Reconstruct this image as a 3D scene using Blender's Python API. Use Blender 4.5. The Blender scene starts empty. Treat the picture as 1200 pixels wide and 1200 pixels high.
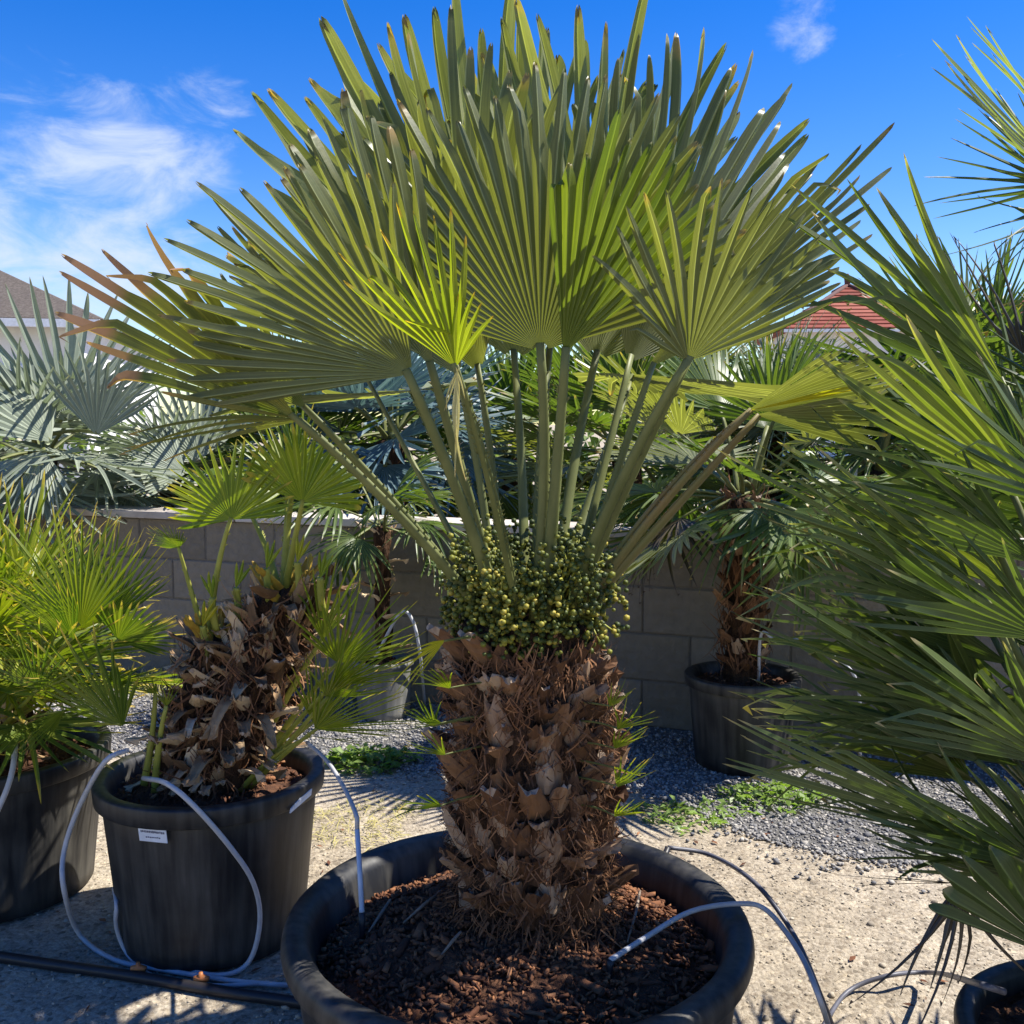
import bpy, math, random
import numpy as np
from mathutils import Vector, Matrix, Quaternion
R_ = math.radians
rng = np.random.default_rng(7)
random.seed(7)
S = bpy.context.scene
C = S.collection

# ------------------------------------------------------------------ camera
PITCH = R_(5.0); F = 802.0; EYE = 1.6
cam_d = bpy.data.cameras.new('camera'); cam = bpy.data.objects.new('camera', cam_d); C.objects.link(cam)
cam.location = (0, 0, EYE); cam.rotation_euler = (math.pi/2 - PITCH, 0, 0)
cam_d.sensor_fit = 'HORIZONTAL'; cam_d.angle = 2*math.atan(400/F); cam_d.clip_start = .05; cam_d.clip_end = 2000
S.camera = cam

# ------------------------------------------------------------------ sun + sky
SUN_EL, SUN_AZ = R_(55), R_(5)          # azimuth measured from +x (right) towards +y (away)
sd = Vector((math.cos(SUN_EL)*math.cos(SUN_AZ), math.cos(SUN_EL)*math.sin(SUN_AZ), math.sin(SUN_EL)))
sun_d = bpy.data.lights.new('sun', 'SUN'); sun_d.energy = 5.0; sun_d.angle = R_(.5); sun_d.color = (1, .955, .87)
sun = bpy.data.objects.new('sun', sun_d); C.objects.link(sun); sun.location = (6, 0, 8)
sun.rotation_euler = sd.to_track_quat('Z', 'Y').to_euler()
W = bpy.data.worlds.new('World'); S.world = W; W.use_nodes = True
def build_world():
    nt = W.node_tree; N = nt.nodes; N.clear(); L = nt.links.new
    out = N.new('ShaderNodeOutputWorld'); bg = N.new('ShaderNodeBackground'); bg.inputs['Strength'].default_value = .07
    sky = N.new('ShaderNodeTexSky'); sky.sky_type = 'NISHITA'; sky.sun_disc = False
    sky.sun_elevation = SUN_EL; sky.sun_rotation = math.pi/2 - SUN_AZ
    sky.air_density = 1.0; sky.dust_density = .15; sky.ozone_density = 2.2
    hs = N.new('ShaderNodeHueSaturation'); hs.inputs['Hue'].default_value = .52; hs.inputs['Saturation'].default_value = 1.5; hs.inputs['Value'].default_value = 1.42
    L(sky.outputs[0], hs.inputs['Color'])
    tc = N.new('ShaderNodeTexCoord')
    mp = N.new('ShaderNodeMapping'); mp.inputs['Scale'].default_value = (1, 1, 2.2); L(tc.outputs['Generated'], mp.inputs['Vector'])
    n1 = N.new('ShaderNodeTexNoise'); n1.inputs['Scale'].default_value = 11; n1.inputs['Detail'].default_value = 9
    n1.inputs['Roughness'].default_value = .62; n1.inputs['Distortion'].default_value = .5; L(mp.outputs[0], n1.inputs['Vector'])
    def blob(d, inner, outer, amt):
        d = Vector(d).normalized()
        dp = N.new('ShaderNodeVectorMath'); dp.operation = 'DOT_PRODUCT'; dp.inputs[1].default_value = d; L(tc.outputs['Generated'], dp.inputs[0])
        mr = N.new('ShaderNodeMapRange'); mr.interpolation_type = 'SMOOTHSTEP'
        mr.inputs['From Min'].default_value = math.cos(R_(outer)); mr.inputs['From Max'].default_value = math.cos(R_(inner))
        mr.inputs['To Max'].default_value = amt; L(dp.outputs['Value'], mr.inputs['Value']); return mr.outputs[0]
    def ray(px, py):
        v = -(py-600)/F; return ((px-600)/F, math.cos(PITCH)+v*math.sin(PITCH), v*math.cos(PITCH)-math.sin(PITCH))
    bl = [blob(ray(268, 388), 1, 10.5, .40), blob(ray(355, 288), .2, 4.0, .22), blob(ray(215, 275), .2, 4.5, .16), blob(ray(828, 212), .2, 2.6, .33),
          blob((-1, .2, .35), 6, 30, .3), blob((-.3, -1, .3), 6, 34, .34), blob((1, -.6, .4), 4, 22, .3)]
    acc = None
    for b in bl:
        if acc is None: acc = b; continue
        m = N.new('ShaderNodeMath'); m.operation = 'MAXIMUM'; L(acc, m.inputs[0]); L(b, m.inputs[1]); acc = m.outputs[0]
    add = N.new('ShaderNodeMath'); add.operation = 'ADD'; L(acc, add.inputs[0]); L(n1.outputs['Fac'], add.inputs[1])
    mr = N.new('ShaderNodeMapRange'); mr.interpolation_type = 'SMOOTHSTEP'; mr.inputs['From Min'].default_value = .66; mr.inputs['From Max'].default_value = 1.12
    mr.inputs['To Max'].default_value = .85; L(add.outputs[0], mr.inputs['Value'])
    mx = N.new('ShaderNodeMix'); mx.data_type = 'RGBA'; L(mr.outputs[0], mx.inputs['Factor']); L(hs.outputs[0], mx.inputs['A'])
    mx.inputs['B'].default_value = (5.6, 6.3, 7.6, 1)
    L(mx.outputs['Result'], bg.inputs['Color']); L(bg.outputs[0], out.inputs['Surface'])
build_world()
S.view_settings.view_transform = 'Standard'; S.view_settings.look = 'None'; S.view_settings.gamma = 1; S.view_settings.exposure = 1.0
S.view_settings.use_curve_mapping = False

# ------------------------------------------------------------------ helpers
def at(px, py, Y):
    v = -(py-600)/F; dy = math.cos(PITCH)+v*math.sin(PITCH); dz = v*math.cos(PITCH)-math.sin(PITCH)
    k = Y/dy; return Vector(((px-600)/F*k, Y, EYE+dz*k))
def gnd(px, py, z=0.0):
    v = -(py-600)/F; dy = math.cos(PITCH)+v*math.sin(PITCH); dz = v*math.cos(PITCH)-math.sin(PITCH)
    k = (z-EYE)/dz; return Vector(((px-600)/F*k, dy*k, z))
def unit(v):
    v = np.asarray(v, float); return v/np.linalg.norm(v)

def mesh_np(name, V, Fq, attrs=None, smooth=True, mat=None):
    """V (n,3); Fq (m,3) or (m,4) int array, or list of index lists"""
    me = bpy.data.meshes.new(name)
    if isinstance(Fq, np.ndarray):
        V = np.asarray(V, np.float32); k = Fq.shape[1]; m = len(Fq)
        me.vertices.add(len(V)); me.vertices.foreach_set('co', V.ravel())
        me.loops.add(m*k); me.loops.foreach_set('vertex_index', Fq.astype(np.int32).ravel())
        me.polygons.add(m); me.polygons.foreach_set('loop_start', np.arange(0, m*k, k, dtype=np.int32))
        me.polygons.foreach_set('loop_total', np.full(m, k, np.int32))
    else:
        me.from_pydata([tuple(map(float, v)) for v in V], [], Fq)
    if attrs:
        for an, arr in attrs.items():
            at_ = me.attributes.new(an, 'FLOAT', 'POINT'); at_.data.foreach_set('value', np.asarray(arr, np.float32))
    me.update(calc_edges=True); me.validate()
    if smooth: me.polygons.foreach_set('use_smooth', np.ones(len(me.polygons), bool))
    if mat: me.materials.append(mat)
    return me
def obj(name, me, parent=None, matrix=None):
    o = bpy.data.objects.new(name, me); C.objects.link(o)
    if parent is not None: o.parent = parent
    if matrix is not None: o.matrix_local = matrix
    return o
def tag(o, label, cat, group=None, kind=None):
    o['label'] = label; o['category'] = cat
    if group: o['group'] = group
    if kind: o['kind'] = kind
    return o
def struct(o, kind='structure'):
    o['kind'] = kind; return o
def thing(name, label, cat, loc, group=None):
    o = bpy.data.objects.new(name, None); C.objects.link(o); o.location = loc; o.empty_display_size = .1
    return tag(o, label, cat, group)

def tube_arrays(pts, rad, seg=8, flat=1.0, up=(0, 0, 1)):
    P = np.array([tuple(p) for p in pts], float); n = len(P)
    rad = np.broadcast_to(np.asarray(rad, float), (n,)); V = []; Q = []
    T = np.gradient(P, axis=0); T /= np.linalg.norm(T, axis=1)[:, None]+1e-12
    ref = np.asarray(up, float)
    if abs(np.dot(ref, T[0])) > .95: ref = np.array((0, 1., 0))
    u = ref-np.dot(ref, T[0])*T[0]; u /= np.linalg.norm(u)
    for i in range(n):
        u = u-np.dot(u, T[i])*T[i]; u /= np.linalg.norm(u); w = np.cross(T[i], u)
        for k in range(seg):
            a = 2*math.pi*k/seg
            V.append(P[i]+rad[i]*(math.cos(a)*u*flat+math.sin(a)*w))
    for i in range(n-1):
        for k in range(seg):
            k2 = (k+1) % seg; Q.append([i*seg+k, i*seg+k2, (i+1)*seg+k2, (i+1)*seg+k])
    Q.append(list(range(seg))[::-1]); Q.append([(n-1)*seg+k for k in range(seg)])
    return V, Q
def spline(pts, n=24):
    P = [Vector(p) for p in pts]; out = []
    P = [P[0]*2-P[1]]+P+[P[-1]*2-P[-2]]
    segs = len(P)-3
    for s in range(segs):
        p0, p1, p2, p3 = P[s:s+4]; m = max(3, n//segs)
        for k in range(m+(s == segs-1)):
            t = k/m
            out.append(.5*((2*p1)+(p2-p0)*t+(2*p0-5*p1+4*p2-p3)*t*t+(3*p1-p0-3*p2+p3)*t**3))
    return out
def lathe(name, prof, seg=64, mat=None, wob=0.0, seed=0, closed=False):
    r = np.random.default_rng(seed); ph = r.uniform(0, 6.28, 4)
    V = []; Q = []
    for (rad, z) in prof:
        for k in range(seg):
            a = 2*math.pi*k/seg
            w = 1+wob*(math.sin(2*a+ph[0])+.6*math.sin(3*a+ph[1])+.4*math.sin(5*a+ph[2]+z*3))
            V.append((rad*w*math.cos(a), rad*w*math.sin(a), z))
    for i in range(len(prof)-1):
        for k in range(seg):
            k2 = (k+1) % seg; Q.append([i*seg+k, i*seg+k2, (i+1)*seg+k2, (i+1)*seg+k])
    return mesh_np(name, V, np.array(Q), mat=mat)
def box_arrays(x0, x1, y0, y1, z0, z1, bev=0.0):
    V = [(x0, y0, z0), (x1, y0, z0), (x1, y1, z0), (x0, y1, z0), (x0, y0, z1), (x1, y0, z1), (x1, y1, z1), (x0, y1, z1)]
    Q = [[0, 3, 2, 1], [4, 5, 6, 7], [0, 1, 5, 4], [1, 2, 6, 5], [2, 3, 7, 6], [3, 0, 4, 7]]
    return V, Q
def bevelled(me, w, seg=2):
    import bmesh
    bm = bmesh.new(); bm.from_mesh(me); bmesh.ops.bevel(bm, geom=bm.edges[:], offset=w, segments=seg, profile=.6, affect='EDGES'); bm.to_mesh(me); bm.free(); return me

# ------------------------------------------------------------------ materials
def mat(name):
    m = bpy.data.materials.new(name); m.use_nodes = True; nt = m.node_tree; nt.nodes.clear()
    out = nt.nodes.new('ShaderNodeOutputMaterial'); return m, nt, nt.nodes, nt.links.new, out
def ramp(N, stops):
    r = N.new('ShaderNodeValToRGB'); e = r.color_ramp.elements
    while len(e) < len(stops): e.new(.5)
    for k, (p, c) in enumerate(stops): e[k].position = p; e[k].color = (*c, 1)
    return r
def leaf_mat(name, c1, c2, tip, tip0=.93, trans=.32, tcol=None, rough=.42, edge=None, back=None):
    m, nt, N, L, out = mat(name)
    a_r = N.new('ShaderNodeAttribute'); a_r.attribute_name = 'rnd'
    a_t = N.new('ShaderNodeAttribute'); a_t.attribute_name = 't'
    tc = N.new('ShaderNodeTexCoord'); nz = N.new('ShaderNodeTexNoise'); nz.inputs['Scale'].default_value = 14; nz.inputs['Detail'].default_value = 4
    L(tc.outputs['Object'], nz.inputs['Vector'])
    ad = N.new('ShaderNodeMath'); ad.operation = 'ADD'; ad.use_clamp = True; L(a_r.outputs['Fac'], ad.inputs[0])
    sb = N.new('ShaderNodeMath'); sb.operation = 'MULTIPLY_ADD'; sb.inputs[1].default_value = .9; sb.inputs[2].default_value = -.45; L(nz.outputs['Fac'], sb.inputs[0]); L(sb.outputs[0], ad.inputs[1])
    mx = N.new('ShaderNodeMix'); mx.data_type = 'RGBA'; mx.inputs['A'].default_value = (*c1, 1); mx.inputs['B'].default_value = (*c2, 1); L(ad.outputs[0], mx.inputs['Factor'])
    col = mx.outputs['Result']
    if back:                                                    # the underside of the blade is duller than its face
        gm = N.new('ShaderNodeNewGeometry'); mb = N.new('ShaderNodeMix'); mb.data_type = 'RGBA'
        L(gm.outputs['Backfacing'], mb.inputs['Factor']); L(col, mb.inputs['A']); mb.inputs['B'].default_value = (*back, 1); col = mb.outputs['Result']
    a_w = N.new('ShaderNodeAttribute'); a_w.attribute_name = 'w'; ab = N.new('ShaderNodeMath'); ab.operation = 'ABSOLUTE'; L(a_w.outputs['Fac'], ab.inputs[0])
    x1 = N.new('ShaderNodeMath'); x1.operation = 'MULTIPLY_ADD'; x1.inputs[1].default_value = 2.6; L(a_w.outputs['Fac'], x1.inputs[0])
    x2 = N.new('ShaderNodeMath'); x2.operation = 'MULTIPLY'; x2.inputs[1].default_value = 91; L(a_r.outputs['Fac'], x2.inputs[0]); L(x2.outputs[0], x1.inputs[2])
    cv_ = N.new('ShaderNodeCombineXYZ'); L(x1.outputs[0], cv_.inputs[0]); L(a_t.outputs['Fac'], cv_.inputs[1])
    vn = N.new('ShaderNodeTexNoise'); vn.inputs['Scale'].default_value = 2.2; vn.inputs['Detail'].default_value = 5; L(cv_.outputs[0], vn.inputs['Vector'])
    vr = ramp(N, [(.3, (.68, .70, .66)), (.5, (.97, .97, .97)), (.72, (1.35, 1.3, 1.3))]); L(vn.outputs['Fac'], vr.inputs[0])
    vm = N.new('ShaderNodeMix'); vm.data_type = 'RGBA'; vm.blend_type = 'MULTIPLY'; vm.inputs['Factor'].default_value = 1; L(col, vm.inputs['A']); L(vr.outputs[0], vm.inputs['B']); col = vm.outputs['Result']
    rbm = N.new('ShaderNodeMapRange'); rbm.inputs['From Min'].default_value = .16; rbm.inputs['From Max'].default_value = .04; L(ab.outputs[0], rbm.inputs['Value'])
    mk2 = N.new('ShaderNodeMath'); mk2.operation = 'MULTIPLY'; mk2.inputs[1].default_value = .5; L(rbm.outputs[0], mk2.inputs[0])
    mm = N.new('ShaderNodeMix'); mm.data_type = 'RGBA'; L(mk2.outputs[0], mm.inputs['Factor']); L(col, mm.inputs['A']); mm.inputs['B'].default_value = (*[min(1, c*1.9+.02) for c in c2], 1); col = mm.outputs['Result']
    # dry tips: follow the length of each leaflet
    t2 = N.new('ShaderNodeMath'); t2.operation = 'MULTIPLY_ADD'; t2.inputs[1].default_value = .16; L(nz.outputs['Fac'], t2.inputs[0]); L(a_t.outputs['Fac'], t2.inputs[2])
    t3 = N.new('ShaderNodeMath'); t3.operation = 'MULTIPLY_ADD'; t3.inputs[1].default_value = .10; L(a_r.outputs['Fac'], t3.inputs[0]); L(t2.outputs[0], t3.inputs[2])
    mr = N.new('ShaderNodeMapRange'); mr.inputs['From Min'].default_value = tip0+.13; mr.inputs['From Max'].default_value = tip0+.2; L(t3.outputs[0], mr.inputs['Value'])
    mt = N.new('ShaderNodeMix'); mt.data_type = 'RGBA'; L(mr.outputs[0], mt.inputs['Factor']); L(col, mt.inputs['A']); mt.inputs['B'].default_value = (*tip, 1)
    col = mt.outputs['Result']
    p = N.new('ShaderNodeBsdfPrincipled'); p.inputs['Roughness'].default_value = rough; p.inputs['Specular IOR Level'].default_value = .45; L(col, p.inputs['Base Color'])
    # fine veins along the leaflet
    wv = N.new('ShaderNodeTexNoise'); wv.inputs['Scale'].default_value = 120; wv.inputs['Detail'].default_value = 2; L(tc.outputs['Object'], wv.inputs['Vector'])
    bp = N.new('ShaderNodeBump'); bp.inputs['Strength'].default_value = .12; bp.inputs['Distance'].default_value = .002; L(wv.outputs['Fac'], bp.inputs['Height']); L(bp.outputs[0], p.inputs['Normal'])
    tr = N.new('ShaderNodeBsdfTranslucent'); gm2 = N.new('ShaderNodeMix'); gm2.data_type = 'RGBA'; gm2.blend_type = 'MULTIPLY'; gm2.inputs['Factor'].default_value = 1
    L(col, gm2.inputs['A']); gm2.inputs['B'].default_value = (*(tcol or (1.7, 1.9, .5)), 1); L(gm2.outputs['Result'], tr.inputs['Color'])
    ms = N.new('ShaderNodeMixShader'); ms.inputs[0].default_value = trans; L(p.outputs[0], ms.inputs[1]); L(tr.outputs[0], ms.inputs[2]); L(ms.outputs[0], out.inputs['Surface'])
    return m
def noise_mat(name, stops, scale=20, rough=.8, bump=.4, dist=.01, detail=6, stretch=(1, 1, 1), attr=None, spec=.3, scale2=None):
    m, nt, N, L, out = mat(name); tc = N.new('ShaderNodeTexCoord'); mp = N.new('ShaderNodeMapping'); mp.inputs['Scale'].default_value = stretch
    L(tc.outputs['Object'], mp.inputs['Vector']); nz = N.new('ShaderNodeTexNoise'); nz.inputs['Scale'].default_value = scale; nz.inputs['Detail'].default_value = detail
    nz.inputs['Roughness'].default_value = .6; L(mp.outputs[0], nz.inputs['Vector']); fac = nz.outputs['Fac']
    if attr:
        a = N.new('ShaderNodeAttribute'); a.attribute_name = attr
        f = N.new('ShaderNodeMath'); f.operation = 'MULTIPLY_ADD'; f.inputs[1].default_value = .45; L(nz.outputs['Fac'], f.inputs[0])
        g = N.new('ShaderNodeMath'); g.operation = 'MULTIPLY'; g.inputs[1].default_value = .62; L(a.outputs['Fac'], g.inputs[0]); L(g.outputs[0], f.inputs[2]); fac = f.outputs[0]
    r = ramp(N, stops); L(fac, r.inputs[0])
    p = N.new('ShaderNodeBsdfPrincipled'); p.inputs['Roughness'].default_value = rough; p.inputs['Specular IOR Level'].default_value = spec; L(r.outputs[0], p.inputs['Base Color'])
    n2 = N.new('ShaderNodeTexNoise'); n2.inputs['Scale'].default_value = scale2 or scale*4; n2.inputs['Detail'].default_value = 5; L(mp.outputs[0], n2.inputs['Vector'])
    bp = N.new('ShaderNodeBump'); bp.inputs['Strength'].default_value = bump; bp.inputs['Distance'].default_value = dist; L(n2.outputs['Fac'], bp.inputs['Height']); L(bp.outputs[0], p.inputs['Normal'])
    L(p.outputs[0], out.inputs['Surface']); return m
def rnd_obj_mat(name, stops, rough=.8, bump=.5, scale=30, stretch=(1, 1, 1), dist=.004, w=.7):
    m, nt, N, L, out = mat(name); oi = N.new('ShaderNodeObjectInfo'); tc = N.new('ShaderNodeTexCoord')
    mp = N.new('ShaderNodeMapping'); mp.inputs['Scale'].default_value = stretch; L(tc.outputs['Object'], mp.inputs['Vector'])
    nz = N.new('ShaderNodeTexNoise'); nz.inputs['Scale'].default_value = scale; nz.inputs['Detail'].default_value = 6; L(mp.outputs[0], nz.inputs['Vector'])
    g = N.new('ShaderNodeMath'); g.operation = 'MULTIPLY'; g.inputs[1].default_value = w; L(oi.outputs['Random'], g.inputs[0])
    f = N.new('ShaderNodeMath'); f.operation = 'MULTIPLY_ADD'; f.inputs[1].default_value = 1-w+.25; L(nz.outputs['Fac'], f.inputs[0]); L(g.outputs[0], f.inputs[2])
    r = ramp(N, stops); L(f.outputs[0], r.inputs[0])
    p = N.new('ShaderNodeBsdfPrincipled'); p.inputs['Roughness'].default_value = rough; p.inputs['Specular IOR Level'].default_value = .25; L(r.outputs[0], p.inputs['Base Color'])
    bp = N.new('ShaderNodeBump'); bp.inputs['Strength'].default_value = bump; bp.inputs['Distance'].default_value = dist; L(nz.outputs['Fac'], bp.inputs['Height']); L(bp.outputs[0], p.inputs['Normal'])
    L(p.outputs[0], out.inputs['Surface']); return m
def plain(name, col, rough=.5, spec=.4, trans=0):
    return noise_mat(name, [(.3, tuple(c*.85 for c in col)), (.7, tuple(min(1, c*1.1) for c in col))], scale=25, rough=rough, bump=.08, dist=.002, spec=spec)

M = {}
M['main'] = leaf_mat('fan_palm_leaf', (.13, .15, .072), (.23, .25, .14), (.33, .23, .10), .965, .40, tcol=(1.9, 1.9, .4), rough=.38, back=(.125, .14, .06))
M['main_lit'] = leaf_mat('sunlit_fresh_fan_leaf', (.09, .125, .02), (.155, .19, .035), (.36, .26, .08), .96, .44, tcol=(1.8, 1.95, .4), rough=.42)  # younger, yellower leaf with sunlit brightness painted into its colour
M['main_y'] = leaf_mat('young_leaf', (.16, .20, .018), (.27, .29, .025), (.45, .29, .03), .9, .5)
M['main_dry'] = leaf_mat('browning_leaf', (.075, .10, .02), (.17, .165, .025), (.30, .17, .10), .74, .3)
M['main_dry2'] = leaf_mat('olive_leaf', (.075, .09, .018), (.14, .14, .03), (.34, .22, .06), .86, .3)
M['main_edge'] = leaf_mat('yellow_edged_leaf', (.22, .22, .012), (.42, .36, .02), (.38, .27, .03), .9, .36)
M['cham'] = leaf_mat('clump_palm_leaf', (.06, .105, .012), (.17, .20, .025), (.45, .33, .07), .82, .38)
M['cham_y'] = leaf_mat('yellow_green_leaf', (.12, .17, .012), (.25, .27, .02), (.45, .35, .05), .86, .42)
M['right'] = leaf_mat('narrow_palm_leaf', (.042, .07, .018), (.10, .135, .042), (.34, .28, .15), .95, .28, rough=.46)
M['right_lit'] = leaf_mat('sunlit_palm_leaf', (.08, .11, .02), (.17, .19, .05), (.40, .33, .16), .93, .36, rough=.42)  # lighter, yellower copy of the narrow leaf: sunlight put into the colour
M['right_pale'] = leaf_mat('pale_glossy_leaf', (.16, .19, .09), (.28, .31, .18), (.40, .33, .16), .95, .3, rough=.4)
M['dead'] = leaf_mat('dead_leaf', (.035, .03, .02), (.09, .07, .045), (.10, .07, .05), .9, .1, tcol=(1, .9, .6))
M['silver'] = leaf_mat('silver_leaf', (.155, .185, .135), (.27, .305, .23), (.38, .34, .22), .95, .2, tcol=(1.1, 1.25, .8), rough=.55)
M['blue'] = leaf_mat('blue_green_leaf', (.07, .13, .15), (.13, .20, .22), (.30, .28, .16), .95, .2, tcol=(1.1, 1.3, 1), rough=.5)
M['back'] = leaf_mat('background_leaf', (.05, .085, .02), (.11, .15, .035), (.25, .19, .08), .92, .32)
M['stalk'] = noise_mat('petiole_green', [(.3, (.085, .10, .03)), (.7, (.17, .18, .06))], scale=14, rough=.5, stretch=(1, 1, .3), bump=.15, dist=.003)
M['stalk_y'] = noise_mat('petiole_yellow', [(.3, (.20, .22, .03)), (.7, (.34, .33, .06))], scale=14, rough=.5, bump=.1, dist=.003)
M['stalk_r'] = noise_mat('petiole_reddish', [(.35, (.15, .155, .05)), (.75, (.22, .15, .06))], scale=9, rough=.5, bump=.1, dist=.003)
M['pot'] = None
def pot_mat(name, dark, dust, rough):
    m, nt, N, L, out = mat(name); tc = N.new('ShaderNodeTexCoord')
    mp = N.new('ShaderNodeMapping'); mp.inputs['Scale'].default_value = (16, 16, .8); L(tc.outputs['Object'], mp.inputs['Vector'])
    a = N.new('ShaderNodeTexNoise'); a.inputs['Scale'].default_value = 2.2; a.inputs['Detail'].default_value = 6; L(mp.outputs[0], a.inputs['Vector'])
    b = N.new('ShaderNodeTexNoise'); b.inputs['Scale'].default_value = 5; b.inputs['Detail'].default_value = 8; L(tc.outputs['Object'], b.inputs['Vector'])
    mu = N.new('ShaderNodeMath'); mu.operation = 'MULTIPLY'; L(a.outputs['Fac'], mu.inputs[0]); L(b.outputs['Fac'], mu.inputs[1])
    r = ramp(N, [(.16, dark), (.42, dust)]); L(mu.outputs[0], r.inputs[0])
    p = N.new('ShaderNodeBsdfPrincipled'); L(r.outputs[0], p.inputs['Base Color']); p.inputs['Specular IOR Level'].default_value = .4
    rr = N.new('ShaderNodeMapRange'); rr.inputs['To Min'].default_value = rough-.12; rr.inputs['To Max'].default_value = rough+.2; L(b.outputs['Fac'], rr.inputs['Value']); L(rr.outputs[0], p.inputs['Roughness'])
    bp = N.new('ShaderNodeBump'); bp.inputs['Strength'].default_value = .25; bp.inputs['Distance'].default_value = .004; L(a.outputs['Fac'], bp.inputs['Height']); L(bp.outputs[0], p.inputs['Normal'])
    L(p.outputs[0], out.inputs['Surface']); return m
M['pot'] = pot_mat('black_plastic', (.010, .0105, .012), (.075, .07, .06), .46)
M['pot_grey'] = pot_mat('faded_plastic', (.12, .12, .115), (.26, .25, .22), .6)
M['soil'] = noise_mat('potting_soil', [(.25, (.03, .015, .009)), (.5, (.085, .038, .02)), (.75, (.17, .078, .038))], scale=40, rough=.95, bump=.9, dist=.012)
M['chip'] = noise_mat('bark_mulch', [(.1, (.03, .014, .008)), (.5, (.12, .048, .023)), (.8, (.26, .115, .052)), (1, (.40, .22, .11))], scale=25, rough=.9, bump=.5, dist=.003, attr='rnd')
M['stub'] = rnd_obj_mat('old_leaf_base', [(.12, (.04, .02, .01)), (.45, (.115, .055, .026)), (.72, (.215, .115, .058)), (.95, (.38, .27, .18))], bump=.8, scale=9, stretch=(6, 6, .8), dist=.006)
M['flake'] = rnd_obj_mat('dry_leaf_sheath', [(.15, (.06, .034, .017)), (.45, (.19, .11, .055)), (.72, (.40, .27, .145)), (.95, (.62, .48, .31))], bump=.8, scale=8, stretch=(6, 6, .8), dist=.006)
M['cut'] = noise_mat('cut_leaf_base_end', [(.25, (.22, .15, .10)), (.75, (.46, .37, .28))], scale=60, rough=.85, bump=.5, dist=.003)
M['core'] = noise_mat('trunk_core', [(.25, (.03, .015, .008)), (.55, (.085, .042, .02)), (.8, (.17, .085, .04))], scale=18, rough=.95, bump=1, dist=.02, stretch=(3, 3, .7))
M['fibre'] = noise_mat('trunk_fibre', [(.15, (.045, .022, .012)), (.5, (.13, .06, .028)), (.8, (.25, .12, .055)), (1, (.34, .20, .10))], scale=20, rough=.9, bump=.1, attr='rnd')
M['berry'] = noise_mat('green_berries', [(.15, (.022, .034, .009)), (.5, (.065, .085, .014)), (.78, (.20, .20, .025)), (.97, (.46, .34, .06))], scale=30, rough=.5, bump=.15, dist=.001, attr='rnd', spec=.3)
M['tube'] = plain('grey_drip_tube', (.46, .46, .47), .4)
M['tube_d'] = plain('dark_drip_tube', (.10, .10, .12), .45)
M['tube_b'] = plain('pale_blue_tube_end', (.36, .45, .58), .4)
M['pipe'] = plain('black_polyethylene_pipe', (.022, .02, .022), .42)
M['brass'] = plain('orange_connector', (.40, .14, .04), .5)
M['white'] = plain('white_plastic', (.72, .74, .78), .5)
M['print'] = plain('label_print', (.12, .12, .16), .7)
M['weed'] = leaf_mat('weed_leaf', (.05, .10, .02), (.13, .19, .04), (.2, .3, .06), 1.2, .35)
M['grass'] = leaf_mat('dry_grass', (.16, .17, .05), (.35, .30, .13), (.4, .34, .16), .9, .3)
M['wall_white'] = noise_mat('white_render', [(.3, (.62, .62, .62)), (.7, (.75, .74, .72))], scale=3, rough=.9, bump=.2, dist=.01)
M['tile_red'] = rnd_obj_mat('red_roof_tile', [(.2, (.15, .036, .023)), (.6, (.21, .052, .034)), (.9, (.28, .09, .058))], rough=.8, bump=.2, scale=2, w=.6)
M['tile_ridge'] = plain('dark_ridge_tile', (.09, .04, .035), .8)
M['thatch'] = noise_mat('grey_shingle_roof', [(.3, (.10, .08, .068)), (.5, (.15, .125, .105)), (.7, (.21, .18, .15))], scale=7, rough=.95, bump=.8, dist=.08, stretch=(3, 3, 1))
M['window'] = plain('window_glass', (.05, .06, .08), .1, .6)
M['wood'] = noise_mat('weathered_timber', [(.3, (.16, .12, .085)), (.7, (.30, .23, .17))], scale=12, rough=.85, bump=.4, stretch=(.3, 4, 4))
M['stone'] = noise_mat('gravel_stone', [(.1, (.09, .09, .095)), (.45, (.19, .185, .185)), (.72, (.32, .295, .26)), (1, (.56, .52, .45))], scale=40, rough=.85, bump=.2, attr='rnd')
M['grit'] = noise_mat('ground_grit', [(.1, (.10, .085, .07)), (.4, (.27, .23, .175)), (.75, (.42, .36, .27)), (1, (.58, .52, .42))], scale=40, rough=.9, bump=.2, attr='rnd')
M['block'] = rnd_obj_mat('concrete_block', [(.2, (.15, .128, .094)), (.55, (.19, .162, .122)), (.9, (.24, .205, .155))], rough=.95, bump=1.0, scale=16, dist=.02, w=.45)
M['mortar'] = noise_mat('mortar', [(.3, (.12, .105, .085)), (.7, (.18, .16, .13))], scale=30, rough=.95, bump=.6, dist=.006)
M['coping'] = rnd_obj_mat('wall_coping', [(.2, (.32, .28, .24)), (.6, (.45, .40, .35)), (.9, (.56, .51, .45))], rough=.9, bump=.6, scale=14, dist=.006, w=.4)
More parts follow.
